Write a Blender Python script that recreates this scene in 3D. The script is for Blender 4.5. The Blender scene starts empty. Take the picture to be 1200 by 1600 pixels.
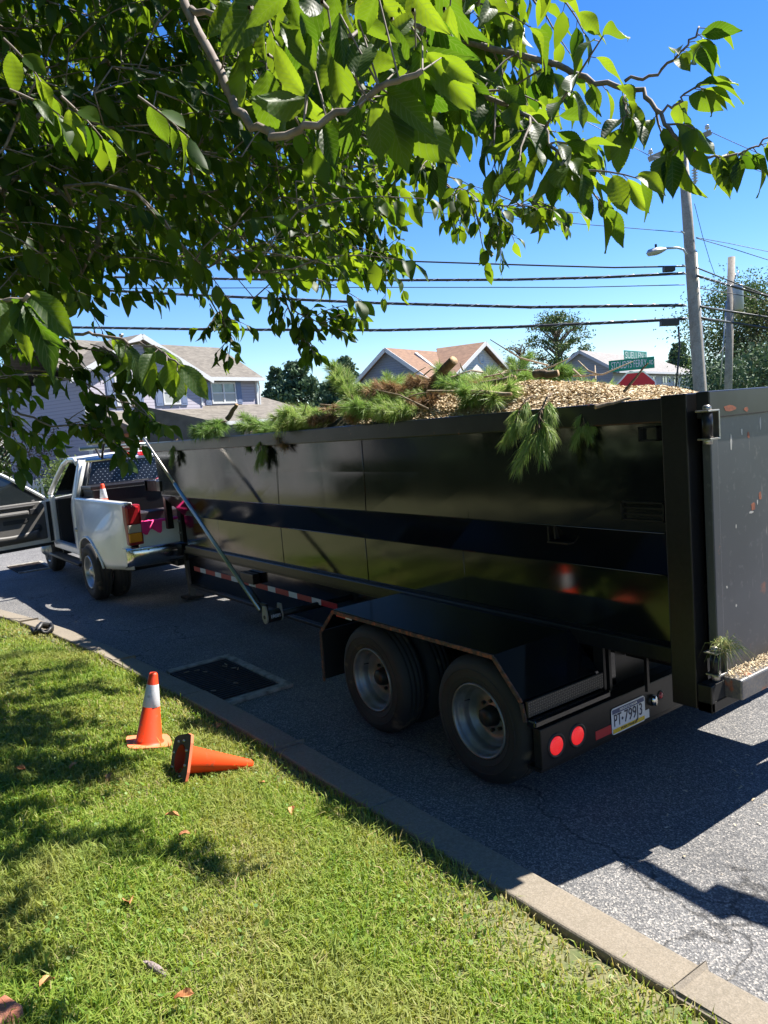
import bpy, bmesh, math, random
import numpy as np
from mathutils import Vector, Matrix, Quaternion
R = math.radians
SC = bpy.context.scene
COL = SC.collection
random.seed(7); RNG = np.random.default_rng(7)

# ------------------------------------------------------------------ camera
H = 2.1
FPX = 1190.0
AX = Vector((0.806, -0.133, 0.577)); AY = Vector((-0.586, -0.044, 0.809))
vy = Vector((-862, -64, FPX)).normalized()
vx = Vector((2379 - 600, 517 - 800, FPX)); vx = (vx - vy * vx.dot(vy)).normalized()
vz = vx.cross(vy)
if vz.y > 0: vz = -vz
# rows: world axes written in camera axes (x right, y down, z forward)
def W(c): return Vector((vx.dot(c), vy.dot(c), vz.dot(c)))
cam_r = W(Vector((1, 0, 0))); cam_u = W(Vector((0, -1, 0))); cam_b = W(Vector((0, 0, -1)))
cd = bpy.data.cameras.new('camera'); cam = bpy.data.objects.new('camera', cd); COL.objects.link(cam)
m = Matrix((cam_r, cam_u, cam_b)).transposed().to_4x4(); m.translation = (0, 0, H)
cam.matrix_world = m
cd.sensor_fit = 'VERTICAL'; cd.sensor_height = 24.0; cd.lens = FPX / 1600 * 24.0
cd.clip_start = 0.05; cd.clip_end = 2000
SC.camera = cam
def at(px, py, depth):
    c = Vector((px - 600, py - 800, FPX)) * (depth / FPX)
    w = W(c); return Vector((w.x, w.y, w.z + H))
def pix(p):
    d = Vector(p) - Vector((0, 0, H))
    q = vx * d.x + vy * d.y + vz * d.z
    return 600 + FPX * q.x / q.z, 800 + FPX * q.y / q.z, q.z

# ------------------------------------------------------------------ light
SUN_A, SUN_B = 0.70, 0.12          # shadow run per metre of height: -x, +y
w = bpy.data.worlds.new('World'); SC.world = w; w.use_nodes = True
nt = w.node_tree; bg = nt.nodes['Background']
sky = nt.nodes.new('ShaderNodeTexSky'); sky.sky_type = 'NISHITA'; sky.sun_disc = False
sky.sun_elevation = math.atan(1 / math.hypot(SUN_A, SUN_B)); sky.sun_rotation = R(97)
sky.air_density = 1.0; sky.dust_density = 0.0; sky.ozone_density = 4.0; sky.altitude = 100
hs = nt.nodes.new('ShaderNodeHueSaturation'); hs.inputs['Saturation'].default_value = 1.30; hs.inputs['Hue'].default_value = 0.512; hs.inputs['Value'].default_value = 0.86
nt.links.new(sky.outputs[0], hs.inputs['Color']); nt.links.new(hs.outputs[0], bg.inputs[0])
bg.inputs[1].default_value = 0.082
ld = bpy.data.lights.new('sun', 'SUN'); ld.energy = 5.0; ld.angle = R(0.5); ld.color = (1.0, 0.95, 0.87)
sun = bpy.data.objects.new('sun', ld); COL.objects.link(sun)
sun.rotation_euler = Vector((-SUN_A, SUN_B, -1)).to_track_quat('-Z', 'Y').to_euler()
sun.location = (10, -5, 20)
SC.view_settings.view_transform = 'Standard'; SC.view_settings.look = 'None'
SC.view_settings.gamma = 1.0; SC.view_settings.use_curve_mapping = False
SC.view_settings.exposure = 1.52
SC.render.engine = 'CYCLES'
SC.cycles.max_bounces = 8; SC.cycles.transparent_max_bounces = 8

# ------------------------------------------------------------------ helpers
def mat(name, col, rough=0.6, metal=0.0, spec=0.5, noise=None, bump=None, coat=0, trans=0, emit=None):
    """col: rgb; noise: (scale, rgb2, amount[, detail]); bump: (scale, strength)"""
    mt = bpy.data.materials.new(name); mt.use_nodes = True
    n = mt.node_tree.nodes; l = mt.node_tree.links; b = n['Principled BSDF']
    b.inputs['Base Color'].default_value = (*col, 1); b.inputs['Roughness'].default_value = rough
    b.inputs['Metallic'].default_value = metal; b.inputs['Specular IOR Level'].default_value = spec
    b.inputs['Coat Weight'].default_value = coat
    tc = n.new('ShaderNodeTexCoord')
    mt['tc'] = tc.name
    layers = noise if isinstance(noise, list) else ([noise] if noise else [])
    prev = None
    for L in layers:
        t = n.new('ShaderNodeTexNoise'); t.inputs['Scale'].default_value = L[0]; t.inputs['Detail'].default_value = 6
        l.new(tc.outputs['Object'], t.inputs['Vector'])
        mr = n.new('ShaderNodeMapRange'); lo, hi = L[3] if len(L) > 3 else (0.38, 0.66)
        mr.inputs[1].default_value = lo; mr.inputs[2].default_value = hi
        mr.inputs[3].default_value = 0; mr.inputs[4].default_value = L[2]
        l.new(t.outputs['Fac'], mr.inputs[0])
        mx = n.new('ShaderNodeMix'); mx.data_type = 'RGBA'
        if prev is None: mx.inputs['A'].default_value = (*col, 1)
        else: l.new(prev, mx.inputs['A'])
        mx.inputs['B'].default_value = (*L[1], 1)
        l.new(mr.outputs[0], mx.inputs['Factor']); prev = mx.outputs['Result']
    if prev is not None: l.new(prev, b.inputs['Base Color'])
    if bump:
        t = n.new('ShaderNodeTexNoise'); t.inputs['Scale'].default_value = bump[0]; t.inputs['Detail'].default_value = 4
        l.new(tc.outputs['Object'], t.inputs['Vector'])
        bp = n.new('ShaderNodeBump'); bp.inputs['Strength'].default_value = bump[1]; bp.inputs['Distance'].default_value = bump[2] if len(bump) > 2 else 0.01
        l.new(t.outputs['Fac'], bp.inputs['Height']); l.new(bp.outputs[0], b.inputs['Normal'])
    if emit:
        b.inputs['Emission Color'].default_value = (*emit[0], 1); b.inputs['Emission Strength'].default_value = emit[1]
    return mt
def bsdf(mt): return mt.node_tree.nodes['Principled BSDF']

def finish(o, label=None, cat=None, group=None, kind=None):
    if label: o['label'] = label
    if cat: o['category'] = cat
    if group: o['group'] = group
    if kind: o['kind'] = kind
    return o
def root(name, loc, label, cat, group=None, rot=None):
    o = bpy.data.objects.new(name, None); COL.objects.link(o); o.location = loc
    o.empty_display_size = 0.2
    if rot is not None: o.rotation_euler = rot
    return finish(o, label, cat, group)
def wloc(o):
    v = Vector((0, 0, 0))
    while o is not None: v = v + o.location; o = o.parent
    return v

class MB:
    """collects shapes in world axes and links them as ONE mesh object"""
    def __init__(s): s.v = []; s.f = []; s.sm = []
    def add(s, vs, fs, smooth=False):
        k = len(s.v); s.v += [tuple(v) for v in vs]
        for f in fs: s.f.append([i + k for i in f]); s.sm.append(smooth)
        return s
    def box(s, x0, x1, y0, y1, z0, z1, M=None):
        vs = [Vector((x, y, z)) for x in (x0, x1) for y in (y0, y1) for z in (z0, z1)]
        if M is not None: vs = [M @ v for v in vs]
        return s.add(vs, [(0, 1, 3, 2), (4, 6, 7, 5), (0, 4, 5, 1), (2, 3, 7, 6), (0, 2, 6, 4), (1, 5, 7, 3)])
    def bar(s, a, b, w, h, up=(0, 0, 1)):
        a = Vector(a); b = Vector(b); d = (b - a).normalized(); u = Vector(up)
        sx = d.cross(u)
        if sx.length < 1e-5: sx = d.cross(Vector((1, 0, 0)))
        sx.normalize(); u = sx.cross(d).normalized()
        vs = []
        for p in (a, b):
            for i, j in ((-1, -1), (1, -1), (1, 1), (-1, 1)): vs.append(p + sx * (i * w / 2) + u * (j * h / 2))
        return s.add(vs, [(3, 2, 1, 0), (4, 5, 6, 7), (0, 1, 5, 4), (1, 2, 6, 5), (2, 3, 7, 6), (3, 0, 4, 7)])
    def tube(s, pts, r, n=8, cap=True, smooth=True):
        pts = [Vector(p) for p in pts]; k = len(s.v)
        rs = r if isinstance(r, (list, tuple)) else [r] * len(pts)
        T = [(pts[min(i + 1, len(pts) - 1)] - pts[max(i - 1, 0)]).normalized() for i in range(len(pts))]
        u = T[0].orthogonal().normalized()
        vs = []; fs = []
        for i, p in enumerate(pts):
            u = (u - T[i] * u.dot(T[i]))
            if u.length < 1e-6: u = T[i].orthogonal()
            u.normalize(); q = T[i].cross(u)
            for j in range(n):
                a = 2 * math.pi * j / n; vs.append(p + (u * math.cos(a) + q * math.sin(a)) * rs[i])
        for i in range(len(pts) - 1):
            for j in range(n):
                fs.append((i * n + j, i * n + (j + 1) % n, (i + 1) * n + (j + 1) % n, (i + 1) * n + j))
        s.add(vs, fs, smooth)
        if cap:
            k2 = len(s.v) - len(vs)
            s.f.append([k2 + j for j in range(n)][::-1]); s.sm.append(False)
            s.f.append([k2 + (len(pts) - 1) * n + j for j in range(n)]); s.sm.append(False)
        return s
    def lathe(s, prof, M, n=32, smooth=True):
        """prof: (r, h) list about local z; M puts it in place"""
        vs = []; fs = []
        for r, h in prof:
            for j in range(n):
                a = 2 * math.pi * j / n; vs.append(M @ Vector((r * math.cos(a), r * math.sin(a), h)))
        for i in range(len(prof) - 1):
            for j in range(n):
                fs.append((i * n + j, i * n + (j + 1) % n, (i + 1) * n + (j + 1) % n, (i + 1) * n + j))
        return s.add(vs, fs, smooth)
    def prism(s, poly, M, h):
        """2D polygon extruded along local z by h"""
        n = len(poly)
        vs = [M @ Vector((x, y, 0)) for x, y in poly] + [M @ Vector((x, y, h)) for x, y in poly]
        fs = [tuple(range(n))[::-1], tuple(range(n, 2 * n))] + [(i, (i + 1) % n, n + (i + 1) % n, n + i) for i in range(n)]
        return s.add(vs, fs)
    def grid(s, P, smooth=True, close=False):
        a = len(P); b = len(P[0]); vs = [p for row in P for p in row]; fs = []
        for i in range(a - 1):
            for j in range(b - 1): fs.append((i * b + j, (i + 1) * b + j, (i + 1) * b + j + 1, i * b + j + 1))
        return s.add(vs, fs, smooth)
    def build(s, name, mt, parent=None, bevel=0, local=False, solid=0, recalc=True):
        me = bpy.data.meshes.new(name)
        off = wloc(parent) if (parent is not None and not local) else Vector((0, 0, 0))
        me.from_pydata([(v[0] - off.x, v[1] - off.y, v[2] - off.z) for v in s.v], [], s.f)
        me.polygons.foreach_set('use_smooth', s.sm)
        if recalc:
            bm = bmesh.new(); bm.from_mesh(me); bmesh.ops.recalc_face_normals(bm, faces=bm.faces); bm.to_mesh(me); bm.free()
        if mt is not None:
            for q in (mt if isinstance(mt, (list, tuple)) else [mt]): me.materials.append(q)
        o = bpy.data.objects.new(name, me); COL.objects.link(o)
        if parent is not None: o.parent = parent
        if solid:
            md = o.modifiers.new('solid', 'SOLIDIFY'); md.thickness = solid; md.offset = 0
        if bevel:
            md = o.modifiers.new('bevel', 'BEVEL'); md.width = bevel; md.segments = 2; md.limit_method = 'ANGLE'; md.angle_limit = R(40)
        return o
def npmesh(name, V, F, mt, parent=None, attr=None, smooth=False, off=(0, 0, 0)):
    """V (n,3), F (m,k) arrays -> one mesh object; attr: per-face float 'rnd'"""
    me = bpy.data.meshes.new(name); V = np.asarray(V, float) - np.asarray(off); k = F.shape[1]
    me.vertices.add(len(V)); me.vertices.foreach_set('co', V.astype(np.float32).ravel())
    me.loops.add(F.size); me.loops.foreach_set('vertex_index', F.astype(np.int32).ravel())
    me.polygons.add(len(F)); me.polygons.foreach_set('loop_start', np.arange(0, F.size, k, dtype=np.int32))
    me.polygons.foreach_set('loop_total', np.full(len(F), k, np.int32))
    me.polygons.foreach_set('use_smooth', np.full(len(F), smooth))
    if attr is not None:
        a = me.attributes.new('rnd', 'FLOAT', 'FACE'); a.data.foreach_set('value', np.asarray(attr, np.float32))
    me.update(); me.validate()
    if mt is not None: me.materials.append(mt)
    o = bpy.data.objects.new(name, me); COL.objects.link(o)
    if parent is not None: o.parent = parent
    return o
def text(body, size, mt, M, parent, name='lettering', align='CENTER', sx=1.0, ext=0.0006, fit=0):
    c = bpy.data.curves.new(name, 'FONT'); c.body = body; c.size = size; c.align_x = align; c.align_y = 'CENTER'; c.extrude = ext
    c.materials.append(mt); o = bpy.data.objects.new(name, c); COL.objects.link(o)
    bpy.context.view_layer.update(); me = bpy.data.meshes.new_from_object(o.evaluated_get(bpy.context.evaluated_depsgraph_get()))
    if fit:
        xs_ = [v.co.x for v in me.vertices]; sx = fit / (max(xs_) - min(xs_))
    bpy.data.objects.remove(o); o = bpy.data.objects.new(name, me); COL.objects.link(o)
    o.parent = parent; mm = M.copy(); mm.translation = mm.translation - wloc(parent)
    o.matrix_local = mm @ Matrix.Diagonal((sx, 1, 1, 1)); return o
def frame(o, xa, ya):
    """matrix with local x, y along the given world directions"""
    xa = Vector(xa).normalized(); ya = Vector(ya).normalized(); za = xa.cross(ya)
    M = Matrix((xa, ya, za)).transposed().to_4x4(); M.translation = o; return M
def part_copy(o, parent, loc=None, name=None):
    c = o.copy(); COL.objects.link(c); c.parent = parent
    if loc is not None: c.location = loc
    return c
def attr_mat(name, ramp, rough=0.6, transl=0.0, spec=0.3, patch=None, tmul=(1, 1, 1)):
    """colour from the per-face 'rnd' value, leaf-like translucency"""
    mt = bpy.data.materials.new(name); mt.use_nodes = True; n = mt.node_tree.nodes; l = mt.node_tree.links
    b = n['Principled BSDF']; out = n['Material Output']
    a = n.new('ShaderNodeAttribute'); a.attribute_name = 'rnd'
    cr = n.new('ShaderNodeValToRGB'); e = cr.color_ramp.elements
    e[0].position = ramp[0][0]; e[0].color = (*ramp[0][1], 1); e[1].position = ramp[-1][0]; e[1].color = (*ramp[-1][1], 1)
    for p, c in ramp[1:-1]:
        q = e.new(p); q.color = (*c, 1)
    l.new(a.outputs['Fac'], cr.inputs[0]); colr = cr.outputs[0]
    if patch:
        tc = n.new('ShaderNodeTexCoord'); t = n.new('ShaderNodeTexNoise'); t.inputs['Scale'].default_value = patch[0]; t.inputs['Detail'].default_value = 3
        l.new(tc.outputs['Object'], t.inputs['Vector'])
        mr = n.new('ShaderNodeMapRange'); mr.inputs[1].default_value = 0.45; mr.inputs[2].default_value = 0.7; mr.inputs[4].default_value = patch[2]
        l.new(t.outputs['Fac'], mr.inputs[0])
        mx = n.new('ShaderNodeMix'); mx.data_type = 'RGBA'; mx.inputs['B'].default_value = (*patch[1], 1)
        l.new(colr, mx.inputs['A']); l.new(mr.outputs[0], mx.inputs['Factor']); colr = mx.outputs['Result']
    l.new(colr, b.inputs['Base Color']); b.inputs['Roughness'].default_value = rough; b.inputs['Specular IOR Level'].default_value = spec
    if transl:
        tr = n.new('ShaderNodeBsdfTranslucent'); ml = n.new('ShaderNodeMix'); ml.data_type = 'RGBA'; ml.blend_type = 'MULTIPLY'; ml.inputs['Factor'].default_value = 1
        l.new(colr, ml.inputs['A']); ml.inputs['B'].default_value = (*tmul, 1); l.new(ml.outputs['Result'], tr.inputs[0])
        ms = n.new('ShaderNodeMixShader'); ms.inputs[0].default_value = transl
        l.new(b.outputs[0], ms.inputs[1]); l.new(tr.outputs[0], ms.inputs[2]); l.new(ms.outputs[0], out.inputs[0])
    return mt
# ------------------------------------------------------------------ setting: ground, road, kerb, lawn
KX = [(-6, 2.02), (0, 2.06), (1.2, 2.07), (2, 2.05), (4.4, 2.03), (5.7, 1.99), (6.5, 1.93), (7.4, 1.87), (9, 1.72), (10, 1.56), (12, 1.16), (14, 0.7), (20, -0.9), (30, -4.5)]
def kx(y): return float(np.interp(y, [a for a, _ in KX], [b for _, b in KX]))
KXy = np.array([a for a, _ in KX]); KXx = np.array([b for _, b in KX])
def lawn_z(x, y):
    d = np.interp(y, KXy, KXx) - x
    base = 0.075 + 0.185 * np.clip(d, 0, 2.4) + 0.05 * np.clip(d - 2.4, 0, 6)
    return base + 0.012 * np.sin(3.1 * x + 1.7 * y) * np.cos(2.3 * y - x) + 0.006 * np.sin(9 * x - 7 * y)

M_soil = mat('soil', (0.075, 0.095, 0.03), 0.95, noise=(9, (0.17, 0.145, 0.075), 0.9), bump=(60, 0.5))
M_field = mat('field_grass', (0.05, 0.075, 0.02), 0.9, noise=(1.5, (0.08, 0.10, 0.03), 1.0), bump=(40, 0.6))
b = MB(); b.add([(-400, -400, -0.03), (400, -400, -0.03), (400, 400, -0.03), (-400, 400, -0.03)], [(0, 1, 2, 3)])
finish(b.build('ground', M_field), kind='structure')

# asphalt: stones in a dark binder
M_asph = mat('asphalt', (0.10, 0.10, 0.102), 0.85, spec=0.35)
n = M_asph.node_tree.nodes; l = M_asph.node_tree.links; tc = n[M_asph['tc']]
vo = n.new('ShaderNodeTexVoronoi'); vo.inputs['Scale'].default_value = 135; l.new(tc.outputs['Object'], vo.inputs['Vector'])
sp = n.new('ShaderNodeSeparateColor'); l.new(vo.outputs['Color'], sp.inputs[0])
cr = n.new('ShaderNodeValToRGB'); e = cr.color_ramp.elements
e[0].position = 0.0; e[0].color = (0.075, 0.075, 0.078, 1); e[1].position = 1.0; e[1].color = (0.36, 0.335, 0.30, 1)
q = e.new(0.55); q.color = (0.13, 0.13, 0.13, 1); q = e.new(0.85); q.color = (0.22, 0.21, 0.20, 1)
l.new(sp.outputs[0], cr.inputs[0])
big = n.new('ShaderNodeTexNoise'); big.inputs['Scale'].default_value = 0.9; big.inputs['Detail'].default_value = 8; l.new(tc.outputs['Object'], big.inputs['Vector'])
mr = n.new('ShaderNodeMapRange'); mr.inputs[1].default_value = 0.3; mr.inputs[2].default_value = 0.7; mr.inputs[3].default_value = 0.72; mr.inputs[4].default_value = 1.1; l.new(big.outputs['Fac'], mr.inputs[0])
mx = n.new('ShaderNodeMix'); mx.data_type = 'RGBA'; mx.blend_type = 'MULTIPLY'; mx.inputs['Factor'].default_value = 1
l.new(cr.outputs[0], mx.inputs['A']); l.new(mr.outputs[0], mx.inputs['B'])
# tar-sealed crack lines
v2 = n.new('ShaderNodeTexVoronoi'); v2.feature = 'DISTANCE_TO_EDGE'; v2.inputs['Scale'].default_value = 0.33
wn = n.new('ShaderNodeTexNoise'); wn.inputs['Scale'].default_value = 1.6; wn.inputs['Detail'].default_value = 6; l.new(tc.outputs['Object'], wn.inputs['Vector'])
va = n.new('ShaderNodeVectorMath'); va.operation = 'ADD'; l.new(tc.outputs['Object'], va.inputs[0]); l.new(wn.outputs['Color'], va.inputs[1]); l.new(va.outputs[0], v2.inputs['Vector'])
m2 = n.new('ShaderNodeMapRange'); m2.inputs[1].default_value = 0.0012; m2.inputs[2].default_value = 0.004; m2.inputs[3].default_value = 0.45; m2.inputs[4].default_value = 1; l.new(v2.outputs['Distance'], m2.inputs[0])
m3 = n.new('ShaderNodeMix'); m3.data_type = 'RGBA'; m3.blend_type = 'MULTIPLY'; m3.inputs['Factor'].default_value = 1
l.new(mx.outputs['Result'], m3.inputs['A']); l.new(m2.outputs[0], m3.inputs['B']); l.new(m3.outputs['Result'], bsdf(M_asph).inputs['Base Color'])
bp = n.new('ShaderNodeBump'); bp.inputs['Strength'].default_value = 0.7; bp.inputs['Distance'].default_value = 0.006
l.new(vo.outputs['Distance'], bp.inputs['Height']); l.new(bp.outputs[0], bsdf(M_asph).inputs['Normal'])
road = MB()
ys = [-20, -6] + list(np.arange(-4, 31, 1.0)); P = []
for y in ys: P.append([Vector((kx(y) + 0.12, y, 0.0)), Vector((12.0, y, 0.0))])
road.grid(P, smooth=False)
finish(road.build('road', M_asph), kind='structure')
b = MB(); b.add([(-80, 30, -0.004), (120, 19, -0.004), (120, 27, -0.004), (-80, 39, -0.004)], [(0, 1, 2, 3)])
finish(b.build('cross_street', M_asph), kind='structure')

M_kerb = mat('kerb_concrete', (0.21, 0.175, 0.13), 0.9, noise=[(2.5, (0.14, 0.12, 0.09), 0.8), (60, (0.27, 0.23, 0.18), 0.6), (160, (0.12, 0.105, 0.08), 0.6)], bump=(120, 0.5, 0.004))
kerb = root('kerb', (2.1, 4, 0), None, None); kerb['kind'] = 'structure'
joints = [-5, -3.2, -1.6, -0.1, 1.45, 3.22, 4.25, 5.75, 7.2, 8.6, 9.9, 11.3, 12.8, 14.3, 16, 18, 20, 22]
for i in range(len(joints) - 1):
    b = MB(); y0, y1 = joints[i] + 0.002, joints[i + 1] - 0.002; k = 5
    dz = random.uniform(-0.004, 0.004); dx = random.uniform(-0.004, 0.004)
    rows = []
    for j in range(k):
        y = y0 + (y1 - y0) * j / (k - 1); x = kx(y) + dx
        rows.append([Vector(p) for p in ((x, y, -0.05), (x + 0.004, y, 0.118 + dz), (x + 0.198, y, 0.112 + dz), (x + 0.215, y, -0.05))])
    b.grid(rows, smooth=False)
    b.add(rows[0], [(0, 1, 2, 3)]); b.add(rows[-1], [(3, 2, 1, 0)])
    o = b.build('kerb_stone', M_kerb, kerb)
    md = o.modifiers.new('w', 'WELD'); md.merge_threshold = 0.0005
    md = o.modifiers.new('bevel', 'BEVEL'); md.width = 0.014; md.segments = 3; md.limit_method = 'ANGLE'; md.angle_limit = R(40)

# lawn ground
xs = np.linspace(0, 1, 60); yy = np.concatenate([np.linspace(-8, 0, 10), np.linspace(0.2, 14, 140), np.linspace(14.5, 30, 20)])
b = MB(); P = []
for y in yy:
    x1 = kx(y) - 0.003; P.append([Vector((x, y, float(lawn_z(x, y)) - (0.03 if i == 59 else 0))) for i, x in enumerate(x1 - (1 - xs) ** 2.2 * 16)])
b.grid(P); finish(b.build('lawn', M_soil), kind='structure')

# grass blades
def blades(n, x0, x1, y0, y1, hr, wd, dens=None):
    x = RNG.uniform(x0, x1, n); y = RNG.uniform(y0, y1, n)
    k = x < np.interp(y, KXy, KXx) + 0.012
    fx = 0.154 * y - 0.5
    k &= x > fx
    patch = 0.5 + 0.5 * np.sin(2.1 * x + 1.3 * y + 1.5 * np.sin(1.9 * y - x)) * np.cos(2.7 * y - 1.1 * x + np.sin(3.3 * x))
    edge = np.interp(y, KXy, KXx) - x
    thin = np.clip(edge / 0.35, 0.25, 1)
    k &= RNG.uniform(0, 1, n) < (0.62 + 0.38 * patch) * thin
    x = x[k]; y = y[k]; patch = patch[k]; n = len(x); z = lawn_z(x, y) - 0.004
    h = RNG.uniform(hr[0], hr[1], n) * np.where(np.hypot(x - 1.395, y - 4.74) < .17, .35, 1) * (0.65 + 0.5 * patch) * np.where(RNG.uniform(0, 1, n) < 0.05, 1.6, 1)
    a = RNG.uniform(0, 2 * np.pi, n); wv = RNG.uniform(wd[0], wd[1], n)
    ln = RNG.uniform(0.15, 1.15, n); la = a + np.pi / 2 + RNG.uniform(-0.6, 0.6, n)
    dx, dy = np.cos(a) * wv / 2, np.sin(a) * wv / 2; lx, ly = np.cos(la) * ln, np.sin(la) * ln
    V = np.empty((n, 5, 3))
    V[:, 0] = np.stack([x - dx, y - dy, z], 1); V[:, 1] = np.stack([x + dx, y + dy, z], 1)
    mx_, my_ = x + lx * h * 0.35, y + ly * h * 0.35; mz = z + h * 0.62
    V[:, 2] = np.stack([mx_ - dx * 0.8, my_ - dy * 0.8, mz], 1); V[:, 3] = np.stack([mx_ + dx * 0.8, my_ + dy * 0.8, mz], 1)
    V[:, 4] = np.stack([x + lx * h, y + ly * h, z + h * (1.0 - 0.28 * ln)], 1)
    base = np.arange(n)[:, None, None] * 5
    F = (base + np.array([[0, 1, 3], [0, 3, 2], [2, 3, 4]])).reshape(-1, 3)
    r = np.clip(RNG.normal(0.5, 0.2, n) + 0.25 * (patch - 0.5) - 0.22 * (1 - np.clip(edge[k] / 0.4, 0, 1)), 0, 1)
    return V.reshape(-1, 3), F, np.repeat(r, 3)
M_grass = attr_mat('grass', [(0.0, (0.46, 0.37, 0.20)), (0.16, (0.33, 0.34, 0.10)), (0.36, (0.25, 0.325, 0.05)), (0.7, (0.165, 0.27, 0.033)), (1.0, (0.07, 0.17, 0.022))], 0.55, 0.42, 0.3, patch=(1.6, (0.33, 0.30, 0.11), 0.6), tmul=(1.25, 1.2, 0.6))
VV = []; FF = []; AA = []; c = 0
for args in ((150000, -0.4, 2.12, 0.8, 4.2, (0.028, 0.078), (0.004, 0.008)), (110000, -0.2, 2.1, 4.2, 8, (0.032, 0.078), (0.005, 0.011)), (50000, 0.4, 2.0, 8, 14, (0.03, 0.07), (0.007, 0.013)), (50000, -6, 2.1, -3, 0.8, (0.03, 0.06), (0.008, 0.014))):
    v, f, a = blades(*args); VV.append(v); FF.append(f + c); AA.append(a); c += len(v)
g = npmesh('grass', np.concatenate(VV), np.concatenate(FF), M_grass, attr=np.concatenate(AA)); g['kind'] = 'stuff'
# clover and broad weeds among the blades
n = 16000; x = RNG.uniform(-0.3, 2.05, n); y = RNG.uniform(0.9, 11, n)
k = (x < np.interp(y, KXy, KXx) - 0.05) & (np.sin(3 * x + 2.2 * y) * np.cos(2.6 * y - 2 * x) + RNG.uniform(-.6, .6, n) > 0.05); x = x[k]; y = y[k]; n = len(x)
z = lawn_z(x, y) + RNG.uniform(0.012, 0.042, n); r = RNG.uniform(0.004, 0.0095, n)
V = np.empty((n, 6, 3)); ta = RNG.uniform(0, 6.28, n); tl = RNG.uniform(-1.1, 1.1, (2, n))
for j in range(6):
    aa = ta + j * np.pi / 3; ex = np.cos(aa) * r * (1.0 if j % 3 else 1.35); ey = np.sin(aa) * r * 0.8
    V[:, j] = np.stack([x + ex, y + ey, z + ex * tl[0] + ey * tl[1]], 1)
F = (np.arange(n)[:, None, None] * 6 + np.array([[0, 1, 2, 3], [0, 3, 4, 5]])).reshape(-1, 4)
M_clover = attr_mat('clover', [(0, (0.17, 0.27, 0.04)), (1, (0.09, 0.19, 0.03))], 0.5, 0.3, 0.35)
g = npmesh('clover', V.reshape(-1, 3), F, M_clover, attr=np.repeat(RNG.uniform(0, 1, n), 2)); g['kind'] = 'stuff'

# storm drain: iron grate in a concrete frame set in the road
M_iron = mat('grate_iron', (0.03, 0.024, 0.02), 0.7, metal=0.4, noise=(30, (0.07, 0.045, 0.03), 0.8))
M_conc = mat('drain_concrete', (0.34, 0.31, 0.26), 0.95, noise=(14, (0.12, 0.11, 0.09), 0.9), bump=(70, 0.5))
M_shade = mat('shade_fill', (0.015, 0.014, 0.012), 0.9)  # near-black colour standing in for the shade inside hollows
def drain(x0, x1, y0, y1, label, frame_w, nb):
    dr = root('storm_drain', ((x0 + x1) / 2, (y0 + y1) / 2, 0), label, 'storm drain')
    for a in ((x0, x1, y0 - frame_w, y0), (x0, x1, y1, y1 + frame_w), (x1, x1 + frame_w * 0.8, y0 - frame_w, y1 + frame_w)):
        b = MB(); b.box(a[0], a[1], a[2], a[3], -0.03, 0.028); b.build('concrete_edge', M_conc, dr, bevel=0.008)
    b = MB(); b.box(x0, x1, y0, y1, -0.03, 0.003); b.build('shade_fill', M_shade, dr)  # flush dark slab painted as the shade below the grate
    for i in range(nb):
        y = y0 + (i + 0.5) * (y1 - y0) / nb; b = MB(); b.box(x0, x1 - 0.02, y - 0.011, y + 0.011, 0.004, 0.02); b.build('grate_bar', M_iron, dr)
    for x in (x0 + 0.02, (x0 + x1) / 2, x1 - 0.02):
        b = MB(); b.box(x - 0.013, x + 0.013, y0, y1, 0.003, 0.016); b.build('cross_bar', M_iron, dr)
    return dr
d1 = drain(2.24, 2.80, 5.62, 6.72, 'iron storm drain grate in a concrete frame beside the kerb', 0.09, 22)
for i in range(14):   # debris lying on the grate
    pass
d2 = drain(2.45, 3.0, 14.9, 15.9, 'far drain grate in sunlit asphalt near the truck front wheel', 0.08, 16)
# ------------------------------------------------------------------ dump trailer
M_black = mat('gloss_black', (0.003, 0.0035, 0.005), 0.10, spec=0.5, noise=[(1.2, (0.005, 0.005, 0.006), 0.8)], coat=0)
# light dust that roughens the gloss in places
n = M_black.node_tree.nodes; l = M_black.node_tree.links
t = n.new('ShaderNodeTexNoise'); t.inputs['Scale'].default_value = 1.3; t.inputs['Detail'].default_value = 8; l.new(n[M_black['tc']].outputs['Object'], t.inputs['Vector'])
mr = n.new('ShaderNodeMapRange'); mr.inputs[1].default_value = 0.35; mr.inputs[2].default_value = 0.75; mr.inputs[3].default_value = 0.06; mr.inputs[4].default_value = 0.16
l.new(t.outputs['Fac'], mr.inputs[0]); l.new(mr.outputs[0], bsdf(M_black).inputs['Roughness'])
t2 = n.new('ShaderNodeTexNoise'); t2.inputs['Scale'].default_value = 2.2; l.new(n[M_black['tc']].outputs['Object'], t2.inputs['Vector'])
bp = n.new('ShaderNodeBump'); bp.inputs['Strength'].default_value = 0.05; bp.inputs['Distance'].default_value = 0.02; l.new(t2.outputs['Fac'], bp.inputs['Height']); l.new(bp.outputs[0], bsdf(M_black).inputs['Normal'])
bsdf(M_black).inputs['IOR'].default_value = 1.62
M_dust = mat('dusty_black', (0.006, 0.006, 0.0065), 0.32, spec=0.35, noise=[(3, (0.016, 0.015, 0.014), 0.6), (45, (0.03, 0.027, 0.024), 0.2)])
M_gate = mat('gate_black', (0.045, 0.047, 0.052), 0.4, spec=0.6, noise=[(1.7, (0.075, 0.077, 0.083), 0.8), (26, (0.13, 0.125, 0.12), 0.5, (0.6, 0.72)), (7, (0.30, 0.10, 0.05), 0.8, (0.70, 0.76))])
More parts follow.
